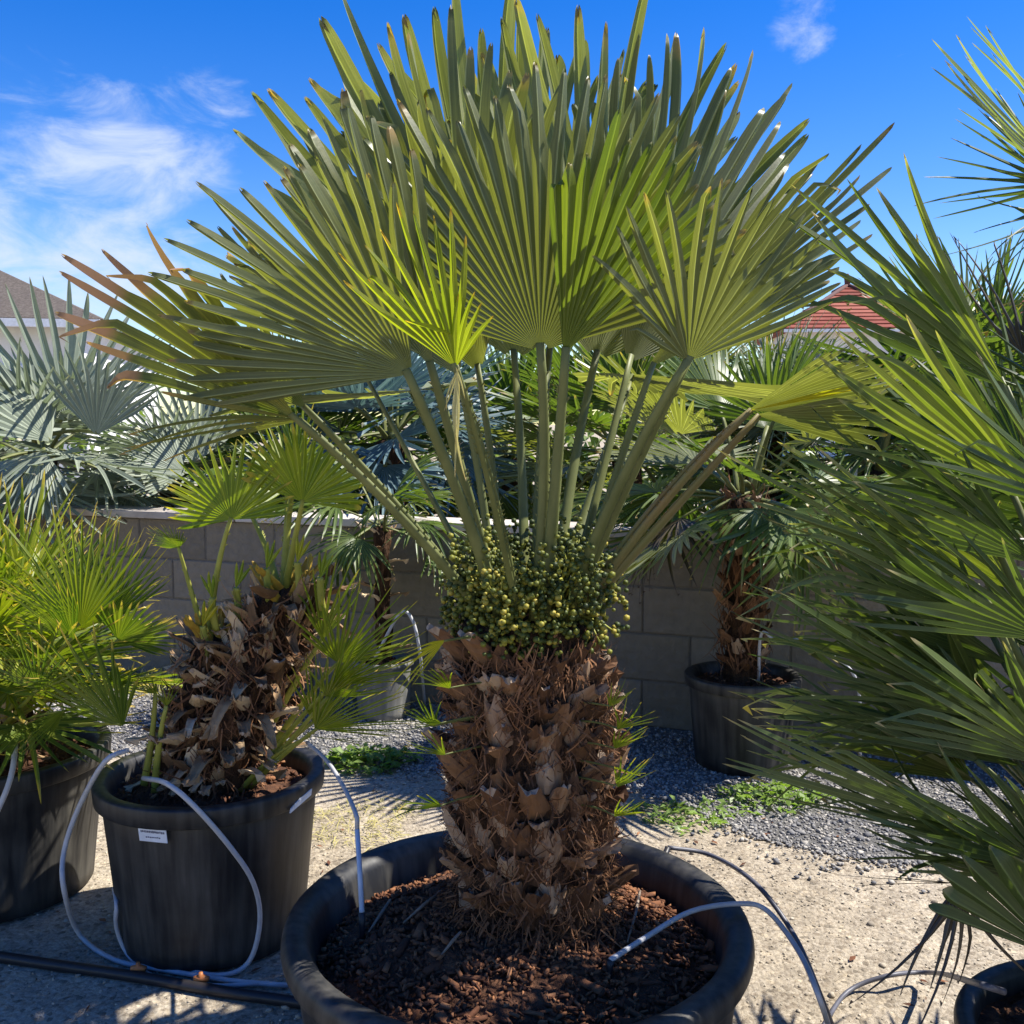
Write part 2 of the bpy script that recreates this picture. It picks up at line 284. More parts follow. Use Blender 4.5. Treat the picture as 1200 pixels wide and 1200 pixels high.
def ground_mat():
    m, nt, N, L, out = mat('sandy_ground'); tc = N.new('ShaderNodeTexCoord')
    def nz(s, d=8, r=.6):
        n = N.new('ShaderNodeTexNoise'); n.inputs['Scale'].default_value = s; n.inputs['Detail'].default_value = d; n.inputs['Roughness'].default_value = r; L(tc.outputs['Object'], n.inputs['Vector']); return n
    big, mid, fine = nz(.9, 6), nz(9, 8), nz(70, 8, .7)
    vo = N.new('ShaderNodeTexVoronoi'); vo.inputs['Scale'].default_value = 62; vo.inputs['Randomness'].default_value = 1; L(tc.outputs['Object'], vo.inputs['Vector'])
    r = ramp(N, [(.28, (.20, .165, .125)), (.5, (.40, .355, .285)), (.72, (.56, .51, .43))]); L(fine.outputs['Fac'], r.inputs[0])
    sv = N.new('ShaderNodeSeparateColor'); L(vo.outputs['Color'], sv.inputs[0])
    rv = ramp(N, [(.0, (.45, .45, .45)), (.12, (.75, .72, .7)), (.3, (1, 1, 1)), (.85, (1.0, 1.0, 1.0)), (1, (1.25, 1.22, 1.15))]); L(sv.outputs[0], rv.inputs[0])
    mu = N.new('ShaderNodeMix'); mu.data_type = 'RGBA'; mu.blend_type = 'MULTIPLY'; mu.inputs['Factor'].default_value = .9; L(r.outputs[0], mu.inputs['A']); L(rv.outputs[0], mu.inputs['B'])
    rb = ramp(N, [(.35, (.72, .70, .68)), (.65, (1.1, 1.08, 1.04))]); L(mid.outputs['Fac'], rb.inputs[0])
    m2 = N.new('ShaderNodeMix'); m2.data_type = 'RGBA'; m2.blend_type = 'MULTIPLY'; m2.inputs['Factor'].default_value = .8; L(mu.outputs['Result'], m2.inputs['A']); L(rb.outputs[0], m2.inputs['B'])
    rc = ramp(N, [(.35, (.85, .8, .72)), (.65, (1.08, 1.06, 1.04))]); L(big.outputs['Fac'], rc.inputs[0])
    m3 = N.new('ShaderNodeMix'); m3.data_type = 'RGBA'; m3.blend_type = 'MULTIPLY'; m3.inputs['Factor'].default_value = .8; L(m2.outputs['Result'], m3.inputs['A']); L(rc.outputs[0], m3.inputs['B'])
    p = N.new('ShaderNodeBsdfPrincipled'); p.inputs['Roughness'].default_value = .95; p.inputs['Specular IOR Level'].default_value = .15; L(m3.outputs['Result'], p.inputs['Base Color'])
    b1 = N.new('ShaderNodeBump'); b1.inputs['Strength'].default_value = .8; b1.inputs['Distance'].default_value = .012; L(fine.outputs['Fac'], b1.inputs['Height'])
    b2 = N.new('ShaderNodeBump'); b2.inputs['Strength'].default_value = .6; b2.inputs['Distance'].default_value = .006; b2.invert = True; L(vo.outputs['Distance'], b2.inputs['Height']); L(b1.outputs[0], b2.inputs['Normal'])
    L(b2.outputs[0], p.inputs['Normal']); L(p.outputs[0], out.inputs['Surface']); return m
M['ground'] = ground_mat()
M['gravel_base'] = noise_mat('gravel_bed_base', [(.3, (.12, .115, .11)), (.7, (.26, .25, .235))], scale=60, rough=.95, bump=1, dist=.02)

# ------------------------------------------------------------------ setting: ground, gravel
WY = lambda X: 5.05-.38*(X-1.34)             # foot of the block wall (its camera side)
wd = Vector((1, -.38, 0)).normalized()       # along the wall
wn = Vector((-.38, -1, 0)).normalized()      # out of the wall, towards the yard
W0 = Vector((1.34, 5.05, 0))
g = obj('ground', mesh_np('ground', [(-400, -60, 0), (400, -60, 0), (400, 600, 0), (-400, 600, 0)], [[0, 1, 2, 3]], mat=M['ground'])); struct(g)
def strip_pt(s, d, z=0): return W0+wd*s+wn*d+Vector((0, 0, z))
V = []; n = 60
for i in range(n+1):
    s = -9+18*i/n; d = 1.15+.16*math.sin(s*1.7)+.09*math.sin(s*4.1+1)+.12*math.sin(s*.8)
    V += [strip_pt(s, -.3, .004), strip_pt(s, d, .004)]
gb = obj('gravel_bed', mesh_np('gravel_bed', V, np.array([[2*i, 2*i+1, 2*i+3, 2*i+2] for i in range(n)]), mat=M['gravel_base'])); struct(gb)
PHI = (1+5**.5)/2
ICO_V = np.array([(-1, PHI, 0), (1, PHI, 0), (-1, -PHI, 0), (1, -PHI, 0), (0, -1, PHI), (0, 1, PHI), (0, -1, -PHI), (0, 1, -PHI), (PHI, 0, -1), (PHI, 0, 1), (-PHI, 0, -1), (-PHI, 0, 1)])/math.hypot(1, PHI)
ICO_F = np.array([(0, 11, 5), (0, 5, 1), (0, 1, 7), (0, 7, 10), (0, 10, 11), (1, 5, 9), (5, 11, 4), (11, 10, 2), (10, 7, 6), (7, 1, 8), (3, 9, 4), (3, 4, 2), (3, 2, 6), (3, 6, 8), (3, 8, 9), (4, 9, 5), (2, 4, 11), (6, 2, 10), (8, 6, 7), (9, 8, 1)])
def stones(name, P, size, material, flat=.7, jit=.28, smooth=False):
    n = len(P); sc = size[:, None]*rng.uniform(.6, 1.25, (n, 3)); sc[:, 2] *= flat
    a = rng.uniform(0, 2*math.pi, n); V = ICO_V[None]*(1+rng.uniform(-jit, jit, (n, 12, 1)))
    V = V*sc[:, None, :]; ca, sa = np.cos(a)[:, None], np.sin(a)[:, None]
    X = V[:, :, 0]*ca-V[:, :, 1]*sa; Y = V[:, :, 0]*sa+V[:, :, 1]*ca
    V = np.stack([X, Y, V[:, :, 2]], -1)+P[:, None, :]
    Fq = (ICO_F[None]+12*np.arange(n)[:, None, None]).reshape(-1, 3)
    return mesh_np(name, V.reshape(-1, 3), Fq, {'rnd': np.repeat(rng.uniform(0, 1, n), 12)}, smooth, material)
n = 46000; s = rng.uniform(-4.6, 3.2, n); edge = 1.15+.16*np.sin(s*1.7)+.09*np.sin(s*4.1+1)+.12*np.sin(s*.8)
d = edge*rng.uniform(0, 1, n)**.85; far = rng.random(n) < .10; d = np.where(far, edge+rng.exponential(.07, n)-.05, d); d = np.abs(d)+.012
P = np.array(W0)[None]+s[:, None]*np.array(wd)+d[:, None]*np.array(wn); sz = rng.uniform(.003, .0095, n)*(1+.8*(rng.random(n) < .05)); P[:, 2] = .004+sz*.3
o = obj('gravel_stones', stones('gravel_stones', P, sz, M['stone'], jit=.42)); tag(o, 'loose grey gravel stones along the foot of the block wall', 'gravel', kind='stuff')
n = 15000; x = rng.uniform(-3.0, 2.6, n); y = rng.uniform(1.5, 4.6, n); sz = rng.uniform(.0015, .0055, n)*(1+1.4*(rng.random(n) < .035))
P = np.stack([x, y, sz*.25], -1); keep = y < 5.05-.38*(x-1.34)-1.0; P, sz = P[keep], sz[keep]
o = obj('ground_grit', stones('ground_grit', P, sz, M['grit'])); tag(o, 'small stones and grit scattered over the sandy ground', 'grit', kind='stuff')

# ------------------------------------------------------------------ block wall with coping
WH = 1.0; LEN0, LEN1 = -9.2, 7.0
wall = thing('block_wall', 'low concrete block wall with pale coping behind the potted palms', 'wall', (W0.x, W0.y, 0))
Rw = Matrix.Rotation(math.atan2(wd.y, wd.x), 4, 'Z'); wall.rotation_euler = (0, 0, math.atan2(wd.y, wd.x))
Vb, Qb = box_arrays(LEN0, LEN1, .003, .20, 0, WH); obj('mortar_core', mesh_np('mortar_core', Vb, Qb, smooth=False, mat=M['mortar']), wall)
bw, bh, jt = .50, .25, .007
vars_ = []
for k in range(4):
    Vb, Qb = box_arrays(0, bw-jt, -.002, .10, 0, bh-jt); me = mesh_np('block', Vb, Qb, smooth=False, mat=M['block']); bevelled(me, .006, 1); vars_.append(me)
half = mesh_np('half_block', *box_arrays(0, bw/2-jt, -.002, .10, 0, bh-jt), smooth=False, mat=M['block']); bevelled(half, .006, 1)
for c in range(4):
    x = LEN0+(bw/2 if c % 2 else 0)
    while x < LEN1-bw*.6:
        if -7.3 < x < 5.6:
            obj('block', random.choice(vars_), wall, Matrix.Translation((x+jt/2, random.uniform(-.004, .002), c*bh+jt/2)))
        x += bw
cv = [bevelled(mesh_np('coping_stone', *box_arrays(0, .99, -.045, .25, 0, .045), smooth=False, mat=M['coping']), .008, 2)]
x = LEN0
while x < LEN1-.9:
    obj('coping_stone', cv[0], wall, Matrix.Translation((x, random.uniform(-.004, .004), WH+.002))); x += 1.0

# ------------------------------------------------------------------ palm building blocks
FREE = np.array([.1, .25, .42, .6, .76, .88, .96, 1.0])
def blade_arrays(a, b, n, R, spread, nseg, split, droop=.05, cup=.05, side=.05, fold=.45, jit=.05, lenmin=.7, gvec=(0, 0, -1), pinch=.08, r0=.05, lenj=.06, wmul=1.0, blunt=.0, tipk=3.0, kink=.05, uneven=True):
    a, b, n, gv = map(unit, (a, b, n, gvec)); V = []; Q = []; T = []; RN = []; WW = []
    rs = split*R; dl = spread/nseg/2; rr = np.array([r0, .35, .7, 1.0])*rs
    Sf = lambda th: side*(th/(math.pi/2))**2*(1 if th*th < 9 else 1)
    D = lambda th: math.cos(th)*a+math.sin(th)*b
    ext = np.where(rng.random(nseg+1) < .55, rng.uniform(0, .03, nseg+1), rng.uniform(.06, .24, nseg+1)); ext[0] = ext[-1] = 0
    for i in range(nseg):
        notch = rng.uniform(.03, .12); u = -1+2*(i+.5)/nseg; th = u*spread/2; d = D(th); dn = -math.sin(th)*a+math.cos(th)*b
        L = R*(lenmin+(1-lenmin)*max(0, math.cos(u*math.pi/2))**.8)*(1+rng.uniform(-lenj, lenj)); L = max(L, rs*1.15)
        bend = rng.normal(0, jit); nb = rng.normal(0, jit*1.5); dr = droop*(1+rng.uniform(-.5, .6)); rn = rng.random(); tw = rng.normal(0, .6)
        kk = rng.uniform(.3, .8) if rng.random() < kink else 0.0; ks = rng.uniform(.45, .8); kd = unit(gv*1.0+n*rng.normal(0, .6)+dn*rng.normal(0, .4))
        base = len(V); ws = rs*math.tan(dl)
        rows = [(r, 0.0) for r in rr]+[(rs+(L-rs)*s, s) for s in FREE]
        for r, s in rows:
            if s == 0: hw = r*math.tan(dl)
            else: hw = ws*wmul*((1.0-pinch*min(1, s*4)-.22*s)*(max(0.0, 1-s**tipk)**.7)*(1-blunt)+blunt*(1-.45*s)*(1 if s < .99 else .55))
            f = s**1.7*(L-rs)
            cen = d*r+dn*bend*f+n*(cup*(r/R)**2*R+nb*f)+gv*dr*(r/R)**2.2*R
            if kk and s > ks: cen = cen+kd*kk*(s-ks)*(L-rs)-d*.35*kk*(s-ks)*(L-rs)
            k = hw/ws if s else r/rs
            pL = cen-dn*hw+n*Sf(th-dl)*rs*k+(n*Sf(th)*(r-rs) if s else 0)
            pR = cen+dn*hw+n*Sf(th+dl)*rs*k+(n*Sf(th)*(r-rs) if s else 0)
            md = cen+n*(Sf(th)*r-fold*(1+.9*s)*hw)
            if s and uneven:
                for sg, ex in ((-1, ext[i]), (1, ext[i+1])):
                    wq = min(1.0, max(0.0, (rs+ex*R-r)/(.07*R)))
                    if wq > 0:
                        fe = D(th+sg*dl)*r/math.cos(dl)+n*(cup*(r/R)**2*R+Sf(th+sg*dl)*r)+gv*droop*(r/R)**2.2*R
                        if sg < 0: pL = pL*(1-wq)+fe*wq
                        else: pR = pR*(1-wq)+fe*wq
            if s > .99: md = md-d*notch*(L-rs)
            if s: pL = pL+n*tw*hw*s; pR = pR-n*tw*hw*s
            V += [pL, md, md, pR]; t = r/L; T += [t]*4; RN += [rn]*4; WW += [-1, 0, 0, 1]
        for j in range(len(rows)-1):
            q = base+4*j; Q += [[q, q+4, q+5, q+1], [q+2, q+6, q+7, q+3]]
    return np.array(V), np.array(Q), {'t': np.array(T), 'rnd': np.array(RN), 'w': np.array(WW)}
def bez(p0, p1, p2, n=10):
    return [(1-t)**2*Vector(p0)+2*t*(1-t)*Vector(p1)+t*t*Vector(p2) for t in [k_/(n-1) for k_ in range(n)]]
def petiole_mesh(p0, p1, p2, r0, r1, m, spines=0, normal=(0, 1, 0), nn=10):
    pts = bez(p0, p1, p2, nn); V, Q = tube_arrays(pts, np.linspace(r0, r1, nn), 8, flat=.55, up=normal)
    if spines:
        for i in range(spines):
            k = rng.uniform(.1, .92)*(nn-1); i0 = int(k); p = pts[i0].lerp(pts[i0+1], k-i0); tg = (pts[i0+1]-pts[i0]).normalized()
            sidev = tg.cross(Vector(normal)).normalized()*random.choice((-1, 1)); rad = r0+(r1-r0)*k/(nn-1)
            q = p+sidev*rad*.85; b0 = len(V); V += [q-tg*.004, q+tg*.004, q+sidev*.008+tg*.006]; Q.append([b0, b0+1, b0+2])
    return mesh_np('petiole', V, Q, mat=m)
def frond(root, hub, tip, n, base, m, stalk, spread=150, nseg=30, split=.5, pr=(.016, .009), spines=0, sag=.0, mid=None, label=None, **kw):
    hub, tip = Vector(hub), Vector(tip); a = (tip-hub); R = a.length; a = a.normalized(); nv = Vector(n); nv = (nv-a*nv.dot(a)).normalized(); b = nv.cross(a)
    o0 = root.location; V, Q, AT = blade_arrays(a, b, nv, R, R_(spread), nseg, split, **kw)
    fo = obj('frond', mesh_np('frond', V, Q, AT, mat=m), root, Matrix.Translation(hub-o0))
    if label: fo['label'] = label
    if base is not None:
        base = Vector(base); md = Vector(mid) if mid is not None else base.lerp(hub, .5)+Vector((random.uniform(-.05, .05), random.uniform(-.04, .04), .05+random.uniform(-.03, .05)))*(hub-base).length
        hp = hub+a*R*.03
        obj('petiole', petiole_mesh(base-hub, md-hub, hp-hub, pr[0], pr[1], stalk, spines, nv), fo)
    return fo
# shared canonical leaves (hub at origin, midrib along +x, face towards +z)
LEAFLIB = {}
def leaf_lib(kind):
    if kind in LEAFLIB: return LEAFLIB[kind]
    P = dict(cham=dict(spread=195, nseg=22, split=.3, droop=.06, cup=.06, side=.10, fold=.55, jit=.06, lenmin=.72, wmul=1.0),
             silver=dict(spread=200, nseg=24, split=.34, wmul=.85, droop=.10, cup=.05, side=.12, fold=.5, jit=.07, lenmin=.75),
             broad=dict(spread=180, nseg=28, split=.46, droop=.08, cup=.04, side=.08, fold=.45, jit=.05, lenmin=.72),
             needle=dict(spread=260, nseg=24, split=.12, droop=.16, cup=.1, side=.16, fold=.5, jit=.12, lenmin=.85, wmul=.8),
             droopy=dict(spread=200, nseg=26, split=.4, droop=.42, cup=-.1, side=.05, fold=.5, jit=.1, lenmin=.8))[kind]
    P = dict(P); sp = R_(P.pop('spread')); lib = []
    for k in range(4):
        V, Q, AT = blade_arrays((1, 0, 0), (0, 1, 0), (0, 0, 1), 1.0, sp, gvec=(-.1, 0, -1), **P); lib.append((V, Q, AT))
    LEAFLIB[kind] = lib; return lib
MESHLIB = {}
def lib_mesh(kind, mkey, k):
    key = (kind, mkey, k)
    if key not in MESHLIB:
        V, Q, AT = leaf_lib(kind)[k]; MESHLIB[key] = mesh_np('frond', V, Q, AT, mat=M[mkey])
    return MESHLIB[key]
def lib_petiole(lp, mkey, rad=.02):
    key = ('pet', round(lp, 2), mkey)
    if key not in MESHLIB:
        MESHLIB[key] = petiole_mesh((-lp, 0, -.10*lp), (-lp*.5, 0, .03), (.03, 0, 0), rad*1.6, rad, M[mkey], 0, (0, 0, 1), 7)
    return MESHLIB[key]
def frame(a, n, loc, sc):
    a = Vector(a).normalized(); n = Vector(n); n = (n-a*n.dot(a)).normalized(); b = n.cross(a)
    m = Matrix((a, b, n)).transposed().to_4x4()
    return Matrix.Translation(loc) @ m @ Matrix.Scale(sc, 4)
def crown(root, cen, nf, R, lp, kind, mkeys, stalk, el=(-35, 85), seed=0, az=(0, 360), rad=.02, rj=.18):
    r = np.random.default_rng(seed); lc = Vector(cen)-root.location
    for i in range(nf):
        f = (i+.5)/nf; e = R_(el[1]+(el[0]-el[1])*f**.9+r.uniform(-7, 7))
        A = R_(az[0]+((i*137.5+r.uniform(-14, 14)) % 360)/360*(az[1]-az[0]))
        d = Vector((math.cos(e)*math.cos(A), math.cos(e)*math.sin(A), math.sin(e)))
        up = Vector((0, 0, 1)); nrm = up-d*up.dot(d)
        if nrm.length < .15: nrm = Vector((-math.cos(A), -math.sin(A), .1))
        nrm = nrm.normalized()+Vector((r.normal(0, .25), r.normal(0, .25), 0))
        tilt = Vector((0, 0, -.22*(1-math.sin(e))*r.uniform(.3, 1.2)))
        sc = R*(1+r.uniform(-rj, rj)); l = lp*(1+r.uniform(-.15, .15)); mk = mkeys[int(r.integers(len(mkeys)))]
        fo = obj('frond', lib_mesh(kind, mk, int(r.integers(4))), root, frame(d+tilt, nrm, lc+d*l, sc))
        obj('petiole', lib_petiole(lp/R, stalk, rad/R), fo)
# leaf-base stubs on trunks (base at origin, pointing +z, back of the scale towards -y)
def stub_mesh(name, w, h, th, m, curl, seed, cut=None, ragged=.0):
    r = np.random.default_rng(seed); V = []; Q = []; rows = 6; cols = 6
    for i in range(rows):
        t = i/(rows-1); ww = w*(1-.45*t**1.2); y0 = curl*h*t*t
        for sgn in (1, -1):
            for k in range(cols):
                u = -1+2*k/(cols-1); arch = -.28*ww*(u*u)
                tk = th*(1-.35*t)*(1-.6*u*u)
                rag = (r.uniform(-ragged, ragged) if i == rows-1 else 0)
                V.append((u*ww*.5+r.normal(0, .02*w), y0-arch*1.0+sgn*tk*.5+r.normal(0, .012*w), t*h+rag*h))
    def ix(i, s, k): return i*2*cols+s*cols+k
    for i in range(rows-1):
        for k in range(cols-1):
            Q.append([ix(i, 0, k), ix(i, 0, k+1), ix(i+1, 0, k+1), ix(i+1, 0, k)]); Q.append([ix(i, 1, k+1), ix(i, 1, k), ix(i+1, 1, k), ix(i+1, 1, k+1)])
        Q.append([ix(i, 0, 0), ix(i+1, 0, 0), ix(i+1, 1, 0), ix(i, 1, 0)]); Q.append([ix(i, 0, cols-1), ix(i, 1, cols-1), ix(i+1, 1, cols-1), ix(i+1, 0, cols-1)])
    ncap = len(Q)
    for k in range(cols-1): Q.append([ix(rows-1, 0, k), ix(rows-1, 0, k+1), ix(rows-1, 1, k+1), ix(rows-1, 1, k)])
    me = mesh_np(name, V, Q, mat=m, smooth=False)
    if cut is not None:
        me.materials.append(cut); mi = np.zeros(len(Q), np.int32); mi[ncap:] = 1; me.polygons.foreach_set('material_index', mi)
    return me
STUBS = [stub_mesh('leaf_base', .072*random.uniform(.8, 1.2), .085*random.uniform(.7, 1.25), .022, M['stub'], random.uniform(-.35, .15), 20+k, M['cut'] if k in (2, 5, 7) else M['stub'], .2) for k in range(9)]
FLAKES = [stub_mesh('leaf_base', .055*random.uniform(.7, 1.3), .10*random.uniform(.7, 1.3), .012, M['flake'], random.uniform(-.9, .3), 60+k, M['cut'], .25) for k in range(8)]
def trunk_stubs(root, cen_fn, rad_fn, z0, z1, count, lib, tilt=(35, 70), scale=(.8, 1.2), seed=0, name='leaf_base'):
    r = np.random.default_rng(seed); o0 = root.location
    for i in range(count):
        z = z0+(z1-z0)*((i+.5)/count)+r.normal(0, .012); A = i*2.39996+r.normal(0, .12); c = Vector(cen_fn(z)); rd = rad_fn(z, A)
        out = Vector((math.cos(A), math.sin(A), 0)); p = c+out*(rd-.012)
        tl = R_(r.uniform(*tilt)); up = (Vector((0, 0, 1))*math.cos(tl)+out*math.sin(tl)).normalized()
        tang = Vector((0, 0, 1)).cross(out).normalized(); tang = (tang+up*r.normal(0, .22)).normalized(); nrm = up.cross(tang)   # +y of the mesh points inwards
        tang = nrm.cross(up) if False else tang
        m = Matrix((tang, up.cross(tang), up)).transposed().to_4x4()
        obj(name, lib[int(r.integers(len(lib)))], root, Matrix.Translation(p-o0) @ m @ Matrix.Scale(r.uniform(*scale), 4))
def fibres(name, root, cen_fn, rad_fn, z0, z1, count, length, w, m, seed=0, spread=.6, outw=.02, down=.5):
    r = np.random.default_rng(seed); V = []; Q = []; RN = []; o0 = root.location
    for i in range(count):
        z = r.uniform(z0, z1); A = r.uniform(0, 2*math.pi); c = Vector(cen_fn(z)); out = Vector((math.cos(A), math.sin(A), 0)); tg = Vector((-math.sin(A), math.cos(A), 0))
        p = c+out*(rad_fn(z, A)+r.uniform(-.012, .016))-o0; v = Vector((0, 0, -1 if r.random() < down else 1))+tg*r.normal(0, spread); v.normalize(); L = length*r.uniform(.4, 1.3)
        ww = w*r.uniform(.5, 1.5); sv = v.cross(out).normalized(); b0 = len(V); rn = r.random(); bow = out*r.uniform(0, outw); kink = tg*r.normal(0, .25)*L
        for t in (0, .4, .75, 1): V += [p+v*L*t+bow*4*t*(1-t*.7)+kink*t*t-sv*ww*(1-t*.8), p+v*L*t+bow*4*t*(1-t*.7)+kink*t*t+sv*ww*(1-t*.8)]; RN += [rn]*2
        Q += [[b0+2*j, b0+2*j+1, b0+2*j+3, b0+2*j+2] for j in range(3)]
    o = obj(name, mesh_np(name, [tuple(v) for v in V], np.array(Q), {'rnd': RN}, mat=m), root); o['kind'] = 'stuff'; return o
def core_mesh(name, cen_fn, rad_fn, z0, z1, m, root, rows=26, seg=40, top=True, amp=.018, seed=0):
    r = np.random.default_rng(seed); V = []; Q = []; o0 = np.array(root.location)
    for i in range(rows):
        z = z0+(z1-z0)*i/(rows-1); c = np.array(cen_fn(z))
        for k in range(seg):
            A = 2*math.pi*k/seg; rd = rad_fn(z, A)+r.uniform(-amp, amp)-.01
            V.append(c+rd*np.array((math.cos(A), math.sin(A), 0))+np.array((0, 0, r.uniform(-amp, amp)*.6))-o0)
    for i in range(rows-1):
        for k in range(seg):
            k2 = (k+1) % seg; Q.append([i*seg+k, i*seg+k2, (i+1)*seg+k2, (i+1)*seg+k])
    V.append(np.array(cen_fn(z1))+np.array((0, 0, .04))-o0)
    for k in range(seg): Q.append([(rows-1)*seg+k, (rows-1)*seg+(k+1) % seg, len(V)-1])
    return obj(name, mesh_np(name, V, Q, mat=m), root)

# ------------------------------------------------------------------ pots
def pot(name, label, loc, r_top, h, taper=.84, lip=.05, wall=.014, soil_dz=.06, m='pot', group=None, roll=True, wob=.004, seed=0, mulch=0, soil_bump=.02, band=True):
    t = thing(name, label, 'plant pot', loc, group); rb = r_top*taper
    ro = r_top-lip*.45
    prof = [(0.001, 0), (rb*.9, 0), (rb, .012)]
    for i in range(1, 9): f = i/9; prof.append((rb+(ro-rb)*f, .012+(h-lip*1.2-.012)*f))
    if band: prof += [(ro+.001, h-lip*2.1), (ro+.006, h-lip*2.05), (ro+.006, h-lip*1.25)] if False else []
    prof += [(ro, h-lip*1.15), (ro-.002, h-lip)]
    body = obj('pot_body', lathe('pot_body', prof, 72, M[m], wob, seed), t)
    rp = []
    for k in range(9):
        a = -math.pi/2+math.pi*k/8; rp.append((ro+lip*.06+lip*.42*max(0, math.cos(a))**.7, h-lip*.55+lip*.52*math.sin(a)))
    if not roll: rp = [(ro+lip*.05, h-lip*1.05), (ro+lip*.34, h-lip*1.02), (ro+lip*.40, h-lip*.95), (ro+lip*.44, h-lip*.5), (ro+lip*.46, h-lip*.12), (ro+lip*.42, h-lip*.04), (ro+lip*.34, h), (ro+lip*.1, h+.001), (ro-wall*.7, h-lip*.02)]
    inner = [(ro-wall*1.2, h-lip*.1), (ro-wall*2, h-lip*.5), (ro-wall*2.2-soil_dz*.12, h-soil_dz*1.6)]
    rim = obj('rim', lathe('rim', [(ro-.004, h-lip*1.08)]+rp+inner, 72, M[m], wob, seed), t)
    rs = ro-wall*2.0-soil_dz*.05; V = [(0, 0, h-soil_dz+soil_bump)]; Q = []; rings = 14; seg = 48; r = np.random.default_rng(seed+5)
    for i in range(1, rings+1):
        for k in range(seg):
            A = 2*math.pi*k/seg; rr = rs*i/rings; V.append((rr*math.cos(A), rr*math.sin(A), h-soil_dz+soil_bump*(1-(i/rings)**2)+(r.uniform(-1, 1)*.008 if i < rings else 0)+.008*math.sin(5*A+i)))
    for k in range(seg): Q.append([0, 1+k, 1+(k+1) % seg])
    for i in range(rings-1):
        for k in range(seg): k2 = (k+1) % seg; Q.append([1+i*seg+k, 1+(i+1)*seg+k, 1+(i+1)*seg+k2, 1+i*seg+k2])
    so = obj('soil', mesh_np('soil', V, Q, mat=M['soil']), t)
    if mulch:
        V = []; Q = []; RN = []
        for i in range(mulch):
            A = r.uniform(0, 6.283); rr = rs*.98*math.sqrt(r.random()); z = h-soil_dz+soil_bump*(1-(rr/rs)**2)+r.uniform(.0, .012)
            L = r.uniform(.003, .011)*(2.6 if r.random() < .08 else 1); w = L*r.uniform(.12, .45); th = r.uniform(.002, .005); q = Quaternion((r.normal(), r.normal(), r.normal()*3), 0) if False else Matrix.Rotation(r.uniform(0, 6.28), 3, 'Z') @ Matrix.Rotation(r.normal(0, .5), 3, 'X') @ Matrix.Rotation(r.normal(0, .4), 3, 'Y')
            b0 = len(V); rn = r.random(); pp = Vector((rr*math.cos(A), rr*math.sin(A), z))
            for cx, cy, cz in ((-1, -1, -1), (1, -.8, -1), (1, .9, -1), (-1, 1, -1), (-.9, -.8, 1), (.8, -.7, 1), (1.1, .6, 1), (-.8, .9, 1)): V.append(tuple(pp+q @ Vector((cx*L, cy*w, cz*th)))); RN.append(rn)
            Q += [[b0+j for j in f] for f in ([0, 3, 2, 1], [4, 5, 6, 7], [0, 1, 5, 4], [1, 2, 6, 5], [2, 3, 7, 6], [3, 0, 4, 7])]
        mo = obj('bark_mulch', mesh_np('bark_mulch', V, np.array(Q), {'rnd': RN}, smooth=False, mat=M['chip']), so); mo['kind'] = 'stuff'
    return t

# main big pot
PC = Vector((.012, 2.33, 0)); PH = .45
big_pot = pot('big_pot', 'very wide black plastic tub in the foreground holding the tall fan palm', PC, .545, PH, .86, .064, .02, .11, seed=1, mulch=5200, soil_bump=.12, wob=.003)
LP = Vector((-.94, 3.12, 0))
left_pot = pot('plant_pot', 'black pot with white label and looping grey tube, left of the big tub', LP, .345, .52, .80, .058, .012, .06, roll=False, seed=2, mulch=420, soil_bump=.03, wob=.008)
BP = Vector((-1.80, 3.42, 0))
pot('plant_pot', 'black pot of the bushy palm cut off by the left edge', BP, .40, .50, .82, .058, .012, .06, roll=False, seed=3, mulch=250, wob=.006)
RP = Vector((1.25, 1.97, 0))
pot('plant_pot', 'black pot in the bottom right corner under the spiky palm', RP, .33, .36, .82, .045, .012, .05, seed=4, mulch=200)
KP = Vector((1.08, 4.72, 0))
pot('plant_pot', 'black pot standing on shaded gravel before the wall', KP, .27, .43, .80, .05, .012, .05, roll=False, seed=5, mulch=120)
GP = Vector((-.70, 5.50, 0))
pot('plant_pot', 'small faded grey pot by the wall behind the two left palms', GP, .17, .32, .82, .03, .01, .04, seed=6, m='pot_grey', mulch=40)

# label on the left pot
def on_pot(px, py, cen, rad, zfix=None):
    v = -(py-600)/F; d = Vector(((px-600)/F, math.cos(PITCH)+v*math.sin(PITCH), v*math.cos(PITCH)-math.sin(PITCH))); o = Vector((0, 0, EYE))
    A = d.x**2+d.y**2; B = 2*(d.x*(o.x-cen.x)+d.y*(o.y-cen.y)); Cc = (o.x-cen.x)**2+(o.y-cen.y)**2-rad**2
    t = (-B-math.sqrt(B*B-4*A*Cc))/(2*A); return o+d*t
lp = on_pot(320, 850, LP, .322); nrm = Vector((lp.x-LP.x, lp.y-LP.y, -.05)).normalized()
tx = Vector((0, 0, 1)).cross(nrm).normalized(); ty = nrm.cross(tx)
Ml = Matrix.Translation(lp+nrm*.004-LP) @ Matrix((tx, ty, nrm)).transposed().to_4x4()
lab = obj('price_label', bevelled(mesh_np('price_label', *box_arrays(-.044, .044, -.028, .028, 0, .003), smooth=False, mat=M['white']), .001, 1), left_pot, Ml)
V = []; Q = []
for row, x0, x1, h in ((.004, -.036, .036, .008), (-.013, -.022, .024, .005)):
    x = x0
    while x < x1:
        w = random.uniform(.0025, .005); b0 = len(V); vv, qq = box_arrays(x, x+w, row-h/2*random.uniform(.6, 1), row+h/2*random.uniform(.6, 1), .003, .0035); V += vv; Q += [[b0+i for i in f] for f in qq]; x += w+.0014
obj('label_print', mesh_np('label_print', V, Q, smooth=False, mat=M['print']), lab)
